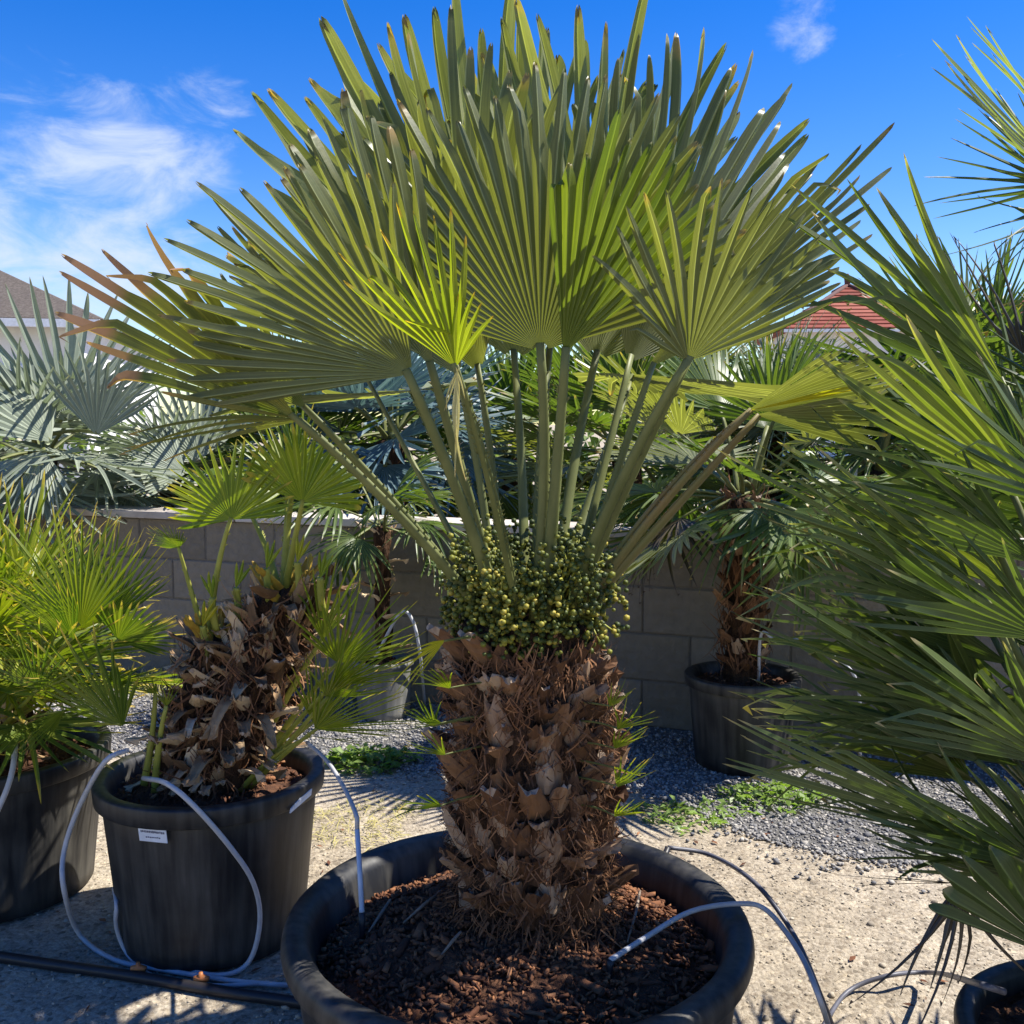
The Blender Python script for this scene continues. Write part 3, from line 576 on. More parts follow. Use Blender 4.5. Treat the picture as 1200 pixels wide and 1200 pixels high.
lp2 = on_pot(433, 826, LP, .338); nrm = Vector((lp2.x-LP.x, lp2.y-LP.y, 0)).normalized(); tx = Vector((0, 0, 1)).cross(nrm).normalized(); ty = nrm.cross(tx)
V = [(-.05, -.018, 0), (.05, .004, 0), (.055, .022, 0), (.0, .012, 0), (-.045, -.006, 0)]; V += [(x, y, .004) for x, y, z in V]
Q = [[4, 3, 2, 1, 0], [5, 6, 7, 8, 9]]+[[i, (i+1) % 5, 5+(i+1) % 5, 5+i] for i in range(5)]
obj('plastic_tab', mesh_np('plastic_tab', V, Q, smooth=False, mat=M['white']), left_pot, Matrix.Translation(lp2+nrm*.006-LP) @ Matrix((tx, ty, nrm)).transposed().to_4x4())

# ------------------------------------------------------------------ the main fan palm
TB = Vector((.05, 2.36, PH-.02))
palm = thing('fan_palm', 'tall fan palm with stout fibrous trunk and green berries in the big tub', 'palm tree', TB)
def mt_c(z): return (TB.x+.01*math.sin(z*4)-.012*(z-.4), TB.y, z)
def mt_r(z, A=0):
    t = (z-.38)/(1.14-.38)
    return .158+.02*math.sin(t*math.pi)-.015*max(0, t-.8)/.2+.05*max(0, .14-t)/.14+.01*math.sin(3*A+z*9)
core_mesh('trunk', mt_c, mt_r, .36, 1.14, M['core'], palm, seed=11)
trunk_stubs(palm, mt_c, mt_r, .46, 1.06, 275, STUBS, (6, 58), (.55, 1.2), seed=12)
fibres('trunk_fibre', palm, mt_c, lambda z, A: mt_r(z, A)+.012, .44, 1.08, 3600, .045, .0018, M['fibre'], seed=13, spread=.8, outw=.025)
fibres('root_fibre', palm, mt_c, lambda z, A: mt_r(z, A)+.02, .36, .50, 450, .06, .0024, M['fibre'], seed=14, spread=.45, outw=.04, down=.8)
# woven sheath at the top of the trunk
fibres('sheath_fibre', palm, mt_c, lambda z, A: .155+.01*math.sin(A*7), .98, 1.08, 900, .06, .003, M['fibre'], seed=15, spread=.7, outw=.012, down=.6)
CC = Vector((.045, 2.36, 1.14))
def pb(hx, hy, r=.10, z=0): 
    v = Vector((hx-CC.x, hy-CC.y, 0)); v = v.normalized() if v.length > 1e-4 else Vector((0, -1, 0)); return CC+v*r+Vector((0, 0, z))
def mf(hub, tip, n, m='main', stalk='stalk', z=0, rb=.10, **kw):
    h = at(*hub); t = at(*tip); return frond(palm, h, t, n, pb(h.x, h.y, rb, z), M[m], M[stalk], spines=50, **kw)
# back fronds
ST = dict(blunt=.32, tipk=5.5, fold=.72, lenj=.10, wmul=.98, kink=.12)
mf((630, 470, 2.80), (650, 226, 3.10), (.35, -.8, .55), spread=140, nseg=28, split=.56, **ST)
mf((602, 482, 2.62), (574, 188, 2.82), (.45, -.8, .4), spread=120, nseg=26, split=.56, **ST)
mf((665, 482, 2.62), (722, 214, 2.82), (.3, -.85, .45), spread=110, nseg=24, split=.58, **ST)
mf((575, 492, 2.50), (500, 232, 2.6), (.5, .6, .5), spread=90, nseg=19, split=.6, **ST)
mf((560, 494, 2.46), (440, 280, 2.5), (.5, .6, .6), spread=90, nseg=18, split=.6, **ST)
mf((690, 484, 2.52), (802, 250, 2.62), (-.4, .7, .4), spread=96, nseg=24, split=.6, **ST)
mf((705, 488, 2.42), (902, 322, 2.42), (-.5, .7, .5), spread=46, nseg=14, split=.6, **ST)
mf((690, 492, 2.85), (790, 512, 3.30), (-.2, -.3, 1), spread=130, nseg=24, split=.56, **ST)
mf((525, 505, 2.80), (425, 512, 3.20), (.2, -.3, 1), spread=150, nseg=26, split=.56, **ST)
mf((480, 480, 2.62), (372, 400, 2.75), (.5, .3, .8), spread=120, nseg=24, split=.56, **ST)
# front fronds
mf((622, 474, 2.16), (622, 238, 2.02), (.02, 1, .12), spread=150, nseg=31, split=.6, jit=.045, z=.02, lenmin=.62, **ST)
mf((640, 476, 2.12), (724, 292, 1.94), (-.15, 1, .2), m='main_lit', spread=58, nseg=12, split=.6, jit=.04, **ST)
mf((538, 488, 2.12), (446, 276, 2.0), (.2, .9, .3), spread=44, nseg=9, split=.6, jit=.05, **ST)
mf((522, 492, 2.06), (340, 372, 1.86), (.25, .95, .3), spread=100, nseg=22, split=.58, jit=.04, lenmin=.78, **ST)
mf((738, 482, 2.06), (790, 332, 1.92), (-.1, 1, .15), spread=116, nseg=15, split=.42, jit=.06, lenmin=.75, blunt=.2, tipk=3.5, fold=.6)
mf((738, 483, 2.06), (700, 428, 1.98), (.1, 1, .2), spread=50, nseg=4, split=.35, jit=.06, blunt=.15)
mf((556, 487, 1.86), (500, 362, 1.74), (.1, 1, .1), m='main_y', stalk='stalk', spread=62, nseg=10, split=.42, jit=.06, pr=(.011, .006), blunt=.15, fold=.7, lenmin=.8)
mf((556, 487, 1.86), (565, 425, 1.78), (.1, 1, .1), m='main_y', stalk='stalk', spread=50, nseg=5, split=.4, jit=.08, pr=(.008, .005), blunt=.1, fold=.7)
mf((432, 527, 2.14), (243, 398, 2.02), (.35, .8, .55), m='main_dry', spread=60, nseg=10, split=.56, jit=.07, lenmin=.68, side=.1, blunt=.22, tipk=4, kink=.2, fold=.7)
mf((440, 520, 2.2), (330, 420, 2.12), (.35, .8, .55), spread=60, nseg=8, split=.45, jit=.06, lenmin=.72, blunt=.3, tipk=4)
mf((438, 528, 2.16), (290, 528, 2.06), (.2, .6, .8), m='main_dry2', spread=44, nseg=5, split=.3, jit=.10, droop=.12, blunt=.15)
mf((784, 521, 2.22), (905, 486, 2.12), (-.3, .6, .75), m='main', stalk='stalk_r', spread=70, nseg=17, split=.6, jit=.03, **ST)
mf((784, 521, 2.20), (882, 500, 2.06), (-.3, .6, .75), m='main_edge', stalk='stalk_r', spread=12, nseg=2, split=.6, jit=.02)
mf((790, 524, 2.25), (905, 530, 2.2), (-.1, .5, .85), m='main', stalk='stalk_r', spread=60, nseg=10, split=.6, jit=.04, **ST)
# hanging pale spathe below the young frond
M['straw'] = leaf_mat('dry_sheath', (.40, .37, .16), (.58, .53, .26), (.45, .36, .16), .9, .3, tcol=(1.2, 1.15, .8), rough=.6)
for (hx, hy, tx_, ty_, sp_, ns) in ((557, 487, 555, 572, 12, 2), (559, 486, 545, 520, 16, 2), (556, 486, 563, 512, 18, 2)):
    so = frond(palm, at(hx, hy, 1.855), at(tx_, ty_, 1.86), (.2, -1, .1), None, M['straw'], None, spread=sp_, nseg=ns, split=.35, jit=.14, fold=.9, kink=.5); so.name = 'sheath_strip'
# one leaflet folded sideways
frond(palm, at(556, 462, 1.835), at(516, 448, 1.765), (.3, -.5, .8), None, M['main_y'], None, spread=26, nseg=1, split=.45, fold=.3, uneven=False)
# stray thin leaf stalks
# berries
def berries(name, root, pts, rad, m, ripe=0):
    V = []; Fq = []; RN = []; n = len(pts)
    me_v = ICO_V; k = len(me_v); A = np.asarray(pts); sc = rad*rng.uniform(.55, 1.2, n)
    Vv = (me_v[None]*sc[:, None, None]+A[:, None]).reshape(-1, 3); Ff = (ICO_F[None]+12*np.arange(n)[:, None, None]).reshape(-1, 3)
    o = obj(name, mesh_np(name, Vv-np.array(root.location), Ff, {'rnd': np.repeat(np.clip(rng.uniform(0, 1, n)+ripe, 0, 1), 12)}, True, m), root); o['kind'] = 'stuff'; return o
for k in range(11):
    A = 2*math.pi*k/11+.2; c = Vector((CC.x+(.128+.02*(k % 2))*math.cos(A), CC.y+(.128+.02*(k % 2))*math.sin(A), 1.215+.05*math.sin(k*2.3)))
    P = rng.normal(0, 1, (400, 3)); P /= np.linalg.norm(P, axis=1)[:, None]; P *= rng.uniform(.2, 1, (400, 1))**.55*(1+.25*np.sin(3*P[:, :1]*5)); P *= np.array((.082, .082, .118)); P += np.array(c); P[:, 2] = np.maximum(P[:, 2], 1.09)
    fc = berries('fruit_cluster', palm, P, .0070, M['berry'], rng.uniform(-.2, .25))
    V = []; Q = []
    for j in range(14):
        p = Vector(P[j*15]); b0 = len(V); vv, qq = tube_arrays([CC+Vector((math.cos(A)*.08, math.sin(A)*.08, .03))-TB, (c+p)/2-TB, p-TB], [.005, .003, .002], 5); V += vv; Q += [[b0+i for i in f] for f in qq]
    obj('fruit_stalk', mesh_np('fruit_stalk', V, Q, mat=M['stalk_y']), fc)
# suckers
for (hx, hy, hY, tx_, ty_, tY, mk) in ((548, 700, 2.12, 503, 733, 2.04, 'main_edge'), (540, 768, 2.15, 520, 742, 2.10, 'cham'), (545, 830, 2.14, 505, 826, 2.05, 'cham'), (545, 765, 2.14, 518, 765, 2.08, 'cham'),
                                       (680, 785, 2.16, 700, 765, 2.10, 'cham_y'), (680, 800, 2.16, 700, 805, 2.10, 'cham_y'), (676, 752, 2.16, 690, 735, 2.12, 'cham_y'), (682, 770, 2.14, 706, 752, 2.08, 'cham_y'), (682, 815, 2.14, 704, 790, 2.08, 'cham'), (680, 838, 2.14, 702, 826, 2.08, 'cham_y'), (548, 790, 2.12, 520, 776, 2.05, 'cham'), (552, 738, 2.12, 530, 720, 2.06, 'cham_y')):
    h = at(hx, hy, hY); t = at(tx_, ty_, tY); frond(palm, h, t, (0, .7, .6), h+(Vector((TB.x, TB.y, h.z-.03))-h)*.5, M[mk], M['stalk'], spread=75, nseg=7, split=.25, pr=(.005, .003), jit=.1)

# ------------------------------------------------------------------ left clump palm (in the labelled pot)
LT = Vector((LP.x, LP.y, .47))
lpm = thing('clump_palm', 'stubby palm with shaggy flaking trunk in the labelled pot', 'palm tree', LT)
def l1c(z): t = (z-.46)/.62; return (LT.x+.01+.24*t, LT.y-.02, z)
def l1r(z, A=0): t = (z-.46)/.62; return .115+.025*math.sin(t*3.14)-.02*t+.012*math.sin(3*A+8*z)
def l2c(z): t = (z-.46)/.46; return (LT.x-.08+.10*t, LT.y-.04, z)
def l2r(z, A=0): t = (z-.46)/.46; return .09-.03*t+.01*math.sin(3*A+8*z)
core_mesh('trunk', l1c, l1r, .44, 1.07, M['core'], lpm, seed=21)
core_mesh('trunk', l2c, l2r, .44, .92, M['core'], lpm, seed=22, rows=16, seg=28)
trunk_stubs(lpm, l1c, l1r, .50, 1.08, 170, FLAKES, (10, 95), (.6, 1.15), seed=23)
trunk_stubs(lpm, l2c, l2r, .50, .92, 80, FLAKES, (10, 85), (.55, .95), seed=24)
for f_c, f_r, z1, cnt, sd_ in ((l1c, l1r, 1.06, 900, 25), (l2c, l2r, .92, 450, 26)):
    fibres('trunk_fibre', lpm, f_c, lambda z, A, q=f_r: q(z, A)+.01, .47, z1, cnt, .08, .003, M['fibre'], seed=sd_, spread=.7, outw=.03)
T1 = Vector(l1c(1.05)); T2 = Vector(l2c(.9))
def lf(hub, tip, n, base, m='cham_y', stalk='stalk_y', **kw):
    kw.setdefault('spread', 170); kw.setdefault('nseg', 22); kw.setdefault('split', .36); kw.setdefault('pr', (.013, .006))
    return frond(lpm, at(*hub), at(*tip), n, base, M[m], M[stalk], spines=8, **kw)
lf((381, 606, 3.0), (366, 540, 2.96), (.1, 1, .2), T2, spread=190, nseg=22, split=.45)
lf((436, 592, 3.0), (452, 532, 2.94), (-.1, 1, .3), T1, spread=170, nseg=22, split=.55, m='cham_y')
lf((425, 575, 3.22), (412, 520, 3.3), (.1, -.8, .5), T1, spread=150)
lf((432, 560, 3.15), (428, 505, 3.2), (.1, 1, .2), T1, spread=60, nseg=8)
lf((395, 600, 3.25), (360, 560, 3.4), (.3, -.6, .6), T1, spread=160)
lf((340, 628, 3.05), (318, 610, 3.0), (.3, .7, .5), T2, spread=150, m='cham')
lf((464, 718, 2.98), (503, 655, 2.90), (-.3, .8, .5), Vector((LT.x+.20, LT.y-.05, .60)), spread=140, nseg=18, split=.25)
lf((460, 735, 2.92), (532, 700, 2.84), (-.3, .7, .6), Vector((LT.x+.18, LT.y-.08, .55)), spread=90, nseg=13, split=.25)
lf((452, 700, 3.05), (462, 632, 3.0), (-.2, .9, .3), Vector((LT.x+.16, LT.y-.02, .60)), spread=70, nseg=9, split=.25)
lf((455, 745, 2.95), (500, 715, 2.86), (-.3, .7, .6), Vector((LT.x+.15, LT.y-.08, .50)), spread=120, nseg=15, split=.25)
lf((446, 770, 2.94), (515, 742, 2.84), (-.2, .7, .6), Vector((LT.x+.14, LT.y-.08, .49)), spread=110, nseg=16, split=.25)
lf((445, 765, 2.98), (470, 705, 2.95), (-.3, .8, .4), Vector((LT.x+.13, LT.y-.06, .49)), spread=90, nseg=14, split=.25)
lf((440, 775, 2.95), (503, 782, 2.88), (0, .4, .9), Vector((LT.x+.12, LT.y-.1, .49)), spread=22, nseg=3, split=.2)
for k, (bx, hx, hy, m_) in enumerate(((T2, 366, 668, 'cham_y'), (T2, 384, 660, 'cham_y'), (T1, 408, 645, 'cham_y'), (T1, 432, 640, 'main_edge'), (T1, 450, 652, 'cham_y'), (T2, 358, 690, 'main_edge'))):
    h = at(hx, hy, 3.0); lf((hx, hy, 3.0), (hx+random.uniform(-10, 10), hy-24, 2.98), (0, 1, .2), h+Vector((0, .03, -.1)), spread=40, nseg=3, split=.5, m=m_, pr=(.012, .01))
lf((322, 742, 3.0), (300, 728, 2.95), (.2, .7, .5), Vector((LT.x-.18, LT.y-.08, .5)), spread=120, nseg=9, split=.25)
lf((330, 752, 2.95), (328, 730, 2.92), (0, 1, .3), Vector((LT.x-.14, LT.y-.1, .48)), spread=80, nseg=7, split=.2)

M['orange'] = noise_mat('orange_young_sheath', [(.3, (.30, .16, .02)), (.7, (.50, .36, .05))], scale=20, rough=.6, bump=.2, dist=.003)
ORG = [stub_mesh('leaf_base', .05, .10*q, .012, M['orange'], -.2, 80+k, None, .25) for k, q in enumerate((.8, 1.0, 1.25))]
trunk_stubs(lpm, l1c, lambda z, A=0: .07, 1.05, 1.10, 9, ORG, (5, 35), (.7, 1.1), seed=27)
trunk_stubs(lpm, l2c, lambda z, A=0: .05, .90, .95, 8, ORG, (5, 35), (.8, 1.2), seed=28)

# ------------------------------------------------------------------ bushy palm at the left edge
BT = Vector((BP.x, BP.y, .46))
bush = thing('bushy_palm', 'bushy multi-stemmed palm with yellow-green fans at the left edge', 'palm tree', BT)
for k, (ox, oy, hz) in enumerate(((-.05, .02, .30), (.12, -.06, .22), (.05, .12, .26), (-.16, -.08, .2))):
    c_ = lambda z, ox=ox, oy=oy: (BT.x+ox, BT.y+oy, z); r_ = lambda z, A=0: .06+.008*math.sin(4*A+z*20)
    core_mesh('trunk', c_, r_, .44, .46+hz, M['core'], bush, rows=8, seg=16, seed=30+k)
    trunk_stubs(bush, c_, r_, .48, .46+hz, 16, FLAKES, (20, 60), (.6, .9), seed=34+k)
    crown(bush, (BT.x+ox, BT.y+oy, .46+hz), 13, .37, .26, 'cham', ['cham', 'cham', 'cham_y'], 'stalk_y', (-20, 84), seed=40+k, rad=.006)
def bf(hub, tip, n, **kw):
    frond(bush, at(*hub), at(*tip), n, BT+Vector((.05, -.05, .08)), M[kw.pop('m', 'cham')], M['stalk_y'], **{**dict(spread=150, nseg=20, split=.32, pr=(.009, .005)), **kw})
bf((263, 690, 3.15), (240, 590, 3.1), (.1, 1, .3), spread=120, nseg=22, m='cham_y')
bf((258, 700, 3.1), (206, 648, 3.0), (.3, .8, .5), spread=110)
bf((292, 700, 3.15), (330, 680, 3.1), (-.2, .8, .5), spread=150, m='cham', split=.5)
bf((280, 690, 3.2), (300, 605, 3.2), (-.1, 1, .3), spread=90)
bf((296, 768, 2.98), (225, 690, 2.88), (.3, .8, .5), spread=120, nseg=20)
bf((270, 730, 3.05), (210, 740, 2.95), (.1, .6, .8), spread=110)
bf((285, 735, 3.0), (322, 722, 2.95), (0, .6, .8), spread=90, nseg=14)
bf((230, 740, 3.0), (205, 690, 2.9), (.2, .8, .5), spread=140)
bf((250, 755, 2.98), (215, 790, 2.9), (0, .5, .8), spread=110)

# ------------------------------------------------------------------ spiky palm at the right
RT = Vector((RP.x, RP.y, .32))
rpm = thing('spiky_palm', 'large dark green palm with long narrow leaflets at the right edge', 'palm tree', RT)
for k, (ox, oy, hz, rad) in enumerate(((.08, .08, .62, .09), (-.08, -.02, .32, .07), (.14, -.08, .36, .07))):
    c_ = lambda z, ox=ox, oy=oy: (RT.x+ox, RT.y+oy, z); r_ = lambda z, A=0, rad=rad: rad+.01*math.sin(4*A+z*20)
    core_mesh('trunk', c_, r_, .34, .36+hz, M['core'], rpm, rows=14, seg=20, seed=50+k)
    trunk_stubs(rpm, c_, r_, .40, .36+hz, 40, STUBS, (20, 60), (.6, .95), seed=53+k)
RK = [Vector((RT.x+.08, RT.y+.08, .95)), Vector((RT.x-.06, RT.y-.02, .66)), Vector((RT.x+.12, RT.y-.06, .70))]
def rf(hub, tip, n, base=0, m='right', **kw):
    d = dict(spread=60, nseg=14, split=.34, pr=(.012, .007), fold=.7, jit=.06, lenmin=.75, lenj=.12); d.update(kw)
    return frond(rpm, at(*hub), at(*tip), n, RK[base], M[m], M['stalk'], spines=10, **d)
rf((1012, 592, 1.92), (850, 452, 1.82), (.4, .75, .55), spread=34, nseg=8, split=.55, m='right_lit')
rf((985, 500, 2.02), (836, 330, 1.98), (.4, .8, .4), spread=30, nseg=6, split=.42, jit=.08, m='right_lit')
rf((990, 505, 2.02), (828, 400, 1.98), (.4, .6, .7), spread=34, nseg=6, split=.42, jit=.08)
rf((1040, 345, 2.00), (925, 246, 1.95), (.4, -.6, .6), spread=64, nseg=8, split=.22, jit=.08, m='right_pale')
rf((1050, 330, 2.0), (955, 206, 1.95), (.4, -.6, .6), spread=40, nseg=6, split=.25, jit=.08, m='right_pale')
rf((1030, 345, 2.1), (918, 325, 2.1), (.2, .9, .4), spread=60, nseg=8, split=.22, jit=.1, wmul=.8)
rf((1030, 365, 2.15), (950, 400, 2.1), (.2, .9, .4), spread=50, nseg=6, split=.2, jit=.1, wmul=.6)
rf((1030, 350, 2.1), (985, 260, 2.1), (.2, 1, .2), spread=50, nseg=6, split=.25, jit=.1)
rf((1000, 480, 2.2), (955, 362, 2.25), (.1, 1, .2), spread=50, nseg=5, split=.2, m='dead', wmul=.55, jit=.08)
rf((1000, 560, 2.15), (940, 440, 2.2), (.2, 1, .2), spread=90, nseg=12, split=.3, jit=.08)
rf((1040, 520, 2.1), (1000, 430, 2.15), (0, 1, .2), spread=110, nseg=13, split=.3, jit=.08)
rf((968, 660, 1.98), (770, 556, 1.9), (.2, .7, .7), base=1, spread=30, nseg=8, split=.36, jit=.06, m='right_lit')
rf((985, 690, 1.92), (778, 600, 1.82), (.2, .6, .8), base=1, spread=32, nseg=8, split=.34, jit=.07)
rf((990, 720, 2.05), (790, 640, 2.05), (.2, .5, .8), base=1, spread=50, nseg=10, split=.3, jit=.08)
rf((1000, 770, 1.95), (775, 680, 1.88), (.2, .6, .8), base=1, spread=38, nseg=9, split=.3, jit=.08)
rf((1000, 800, 2.05), (800, 730, 2.05), (.2, .5, .8), base=1, spread=50, nseg=10, split=.3, jit=.09)
rf((965, 850, 1.9), (762, 768, 1.8), (.2, .7, .6), base=1, spread=26, nseg=8, split=.45, jit=.04)
rf((985, 860, 2.0), (810, 815, 1.98), (.1, .5, .85), base=1, spread=50, nseg=10, split=.3, jit=.1)
rf((1010, 640, 1.95), (860, 560, 1.9), (.3, .7, .6), spread=50, nseg=9, split=.35, jit=.08)
rf((1020, 700, 1.85), (880, 630, 1.75), (.3, .8, .5), base=1, spread=60, nseg=10, split=.35, jit=.08)
rf((1030, 800, 1.8), (890, 710, 1.72), (.3, .8, .5), base=1, spread=60, nseg=10, split=.35, jit=.08)
rf((1020, 880, 1.85), (895, 800, 1.78), (.3, .8, .5), base=1, spread=70, nseg=11, split=.35, jit=.08)
rf((1020, 890, 1.95), (900, 850, 1.9), (.3, .7, .6), base=1, spread=60, nseg=10, split=.35, jit=.08)
rf((1030, 950, 1.8), (962, 860, 1.72), (.3, .9, .3), base=1, spread=70, nseg=8, split=.7, jit=.05)
rf((1050, 600, 1.8), (940, 510, 1.72), (.3, .9, .3), spread=50, nseg=8, split=.4, jit=.06)
rf((948, 892, 1.86), (945, 1000, 1.80), (.1, 1, -.2), base=1, spread=75, nseg=7, split=.16, m='dead', wmul=1.3, jit=.2, lenj=.3, kink=.4)
rf((948, 890, 1.86), (862, 886, 1.82), (.1, .6, .8), base=1, spread=24, nseg=3, split=.12, m='dead', wmul=.8, jit=.08)
r2 = np.random.default_rng(99)
for k in range(25):
    hx, hy, Yh = r2.uniform(950, 1045), r2.uniform(570, 905), r2.uniform(1.95, 2.45); ln = r2.uniform(130, 210); an = R_(r2.uniform(8, 46))
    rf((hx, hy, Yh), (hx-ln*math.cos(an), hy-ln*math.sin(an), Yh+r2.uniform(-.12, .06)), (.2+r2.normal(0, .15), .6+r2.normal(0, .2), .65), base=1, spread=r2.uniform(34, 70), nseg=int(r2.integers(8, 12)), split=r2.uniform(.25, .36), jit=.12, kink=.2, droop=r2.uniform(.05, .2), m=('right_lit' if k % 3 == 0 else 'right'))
crown(rpm, RK[0], 16, .46, .42, 'cham', ['right'], 'stalk', (0, 85), seed=57, az=(-100, 100), rad=.008)
crown(rpm, RK[2], 12, .44, .32, 'cham', ['right'], 'stalk', (-25, 60), seed=58, az=(-120, 80), rad=.008)

# ------------------------------------------------------------------ palms by and behind the wall
def small_palm(name, label, base, zt, tr, crowns, stubs=0, lib=None, seed=0, lean=(0, 0), group=None):
    base = Vector(base); t = thing(name, label, 'palm tree', base, group)
    c_ = lambda z: (base.x+lean[0]*(z-base.z), base.y+lean[1]*(z-base.z), z); r_ = lambda z, A=0: tr*(1+.12*math.sin(5*A+z*13))
    core_mesh('trunk', c_, r_, base.z-.02, zt, M['core'], t, rows=14, seg=18, seed=seed)
    if stubs: trunk_stubs(t, c_, r_, base.z+.05, zt, stubs, lib or STUBS, (20, 60), (.8, 1.1), seed=seed+1)
    for kw in crowns: crown(t, c_(zt), **kw)
    return t
kp = small_palm('slender_palm', 'slim palm with red-brown shaggy trunk in the pot by the wall', (KP.x, KP.y, .38), 1.24, .085,
    [dict(nf=15, R=.52, lp=.40, kind='broad', mkeys=['back', 'back', 'main'], stalk='stalk', el=(-30, 80), seed=71, rad=.01), dict(nf=6, R=.42, lp=.3, kind='droopy', mkeys=['back', 'back', 'dead'], stalk='stalk', el=(-30, 15), seed=77, rad=.009)], 60, STUBS, 70)
fibres('trunk_fibre', kp, lambda z: (KP.x, KP.y, z), lambda z, A: .10, .42, 1.3, 500, .12, .004, M['fibre'], seed=72)
small_palm('slender_palm', 'little palm with thin dark trunk in the faded pot', (GP.x, GP.y, .28), 1.02, .045,
    [dict(nf=10, R=.36, lp=.26, kind='droopy', mkeys=['blue', 'back'], stalk='stalk', el=(-30, 70), seed=74, rad=.007)], 18, FLAKES, 73)
def bp(px, py, Y, zmin=0.0):
    p = at(px, py, Y); return p
def behind(name, label, px, py, Y, R, lp, nf, kind, mk, stalk='stalk', el=(-40, 85), seed=0, tr=.10, group='palms growing behind the block wall'):
    p = at(px, py, Y); small_palm(name, label, (p.x, p.y, 0), p.z, tr, [dict(nf=nf, R=R, lp=lp, kind=kind, mkeys=mk, stalk=stalk, el=el, seed=seed, rad=.014)], 0, seed=seed, group=group)
behind('silver_palm', 'large silvery fan palm behind the wall at far left', 232, 560, 6.9, .85, .4, 13, 'silver', ['silver'], el=(-40, 55), seed=81)
behind('silver_palm', 'smaller silvery palm half hidden by browning leaf tips', 335, 580, 7.4, .7, .4, 12, 'silver', ['silver'], el=(-40, 60), seed=82)
behind('blue_palm', 'blue-green fan palm behind the pale hanging strip', 505, 545, 7.2, .75, .4, 18, 'silver', ['blue'], seed=83)
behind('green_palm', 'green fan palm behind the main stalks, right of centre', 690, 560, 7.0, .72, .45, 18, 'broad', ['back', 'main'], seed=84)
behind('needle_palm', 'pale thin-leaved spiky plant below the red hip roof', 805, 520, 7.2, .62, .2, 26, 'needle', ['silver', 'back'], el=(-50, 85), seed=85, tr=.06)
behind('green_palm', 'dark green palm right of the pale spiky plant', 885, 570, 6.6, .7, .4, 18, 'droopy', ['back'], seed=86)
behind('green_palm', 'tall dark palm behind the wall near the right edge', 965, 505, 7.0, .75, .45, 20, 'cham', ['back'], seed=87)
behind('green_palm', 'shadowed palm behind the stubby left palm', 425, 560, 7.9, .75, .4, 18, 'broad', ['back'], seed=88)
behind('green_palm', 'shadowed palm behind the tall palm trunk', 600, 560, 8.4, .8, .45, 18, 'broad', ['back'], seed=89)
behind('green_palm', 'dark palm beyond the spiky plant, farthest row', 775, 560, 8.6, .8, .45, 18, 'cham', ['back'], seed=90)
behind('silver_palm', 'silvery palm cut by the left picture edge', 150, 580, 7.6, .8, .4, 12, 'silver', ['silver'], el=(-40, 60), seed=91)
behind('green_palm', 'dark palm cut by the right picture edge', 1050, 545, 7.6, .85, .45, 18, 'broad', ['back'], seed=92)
def fan_extra(o, cz, hub, tip, n, mk, **kw):
    frond(o, at(*hub), at(*tip), n, Vector((o.location.x, o.location.y, cz)), M[mk], M['stalk'], **{**dict(spread=190, nseg=24, split=.42, pr=(.02, .012), jit=.05), **kw})
for o in [q for q in C.objects if q.name.startswith('silver_palm') and q.parent is None][:2]:
    pass
sp1 = [q for q in C.objects if q.get('label', '').startswith('large silvery')][0]; sp2 = [q for q in C.objects if q.get('label', '').startswith('smaller silvery')][0]
fan_extra(sp1, 1.5, (252, 530, 6.5), (236, 408, 6.4), (.45, -.7, .4), 'silver', spread=110, nseg=13, wmul=.85)
fan_extra(sp1, 1.5, (240, 545, 6.3), (180, 470, 6.1), (.5, -.5, .7), 'silver', spread=110, nseg=14)
fan_extra(sp1, 1.5, (275, 540, 6.3), (288, 462, 6.2), (.5, -.7, .5), 'silver', spread=100, nseg=13)
fan_extra(sp1, 1.5, (235, 552, 6.2), (205, 600, 5.9), (.2, -.9, .6), 'silver', spread=110, droop=.3)
fan_extra(sp2, 1.4, (355, 560, 6.9), (330, 490, 6.8), (.4, -.6, .6), 'silver', spread=150, nseg=20)
fan_extra(sp2, 1.4, (345, 570, 6.7), (290, 545, 6.5), (.1, -.8, .6), 'silver', spread=120)
# low hedge that closes the view under the crowns
def hedge():
    n = 9000; s = rng.uniform(-11, 9, n); d = rng.uniform(-4.6, -3.6, n); z = rng.uniform(.02, 1.55, n)+.18*np.sin(s*2.1)+.12*np.sin(s*5.3)
    Pp = np.array(W0)[None]+s[:, None]*np.array(wd)+d[:, None]*np.array(wn); Pp[:, 2] = np.maximum(.03, z)
    V = np.zeros((n, 4, 3)); u = rng.normal(0, 1, (n, 3)); u /= np.linalg.norm(u, axis=1)[:, None]; w = np.cross(u, rng.normal(0, 1, (n, 3))); w /= np.linalg.norm(w, axis=1)[:, None]
    L = rng.uniform(.05, .12, (n, 1)); V[:, 0] = Pp-u*L; V[:, 2] = Pp+u*L; V[:, 1] = Pp+w*L*.45; V[:, 3] = Pp-w*L*.45
    rn = np.repeat(rng.uniform(0, 1, n), 4)
    o = obj('hedge', mesh_np('hedge', V.reshape(-1, 3), np.arange(4*n).reshape(n, 4), {'t': np.zeros(4*n), 'rnd': rn}, mat=M['back'])); tag(o, 'dark leafy hedge closing the nursery behind the wall', 'hedge', kind='stuff')
hedge()
# white fence post behind the wall
fp = at(866, 600, 6.3); V, Q = tube_arrays([(0, 0, 0), (0, 0, .6), (0, 0, 1.32)], .022, 10); 
o = obj('fence_post', mesh_np('fence_post', V, Q, mat=M['white'])); o.location = (fp.x, fp.y, 0); tag(o, 'thin white post behind the wall at right', 'post')

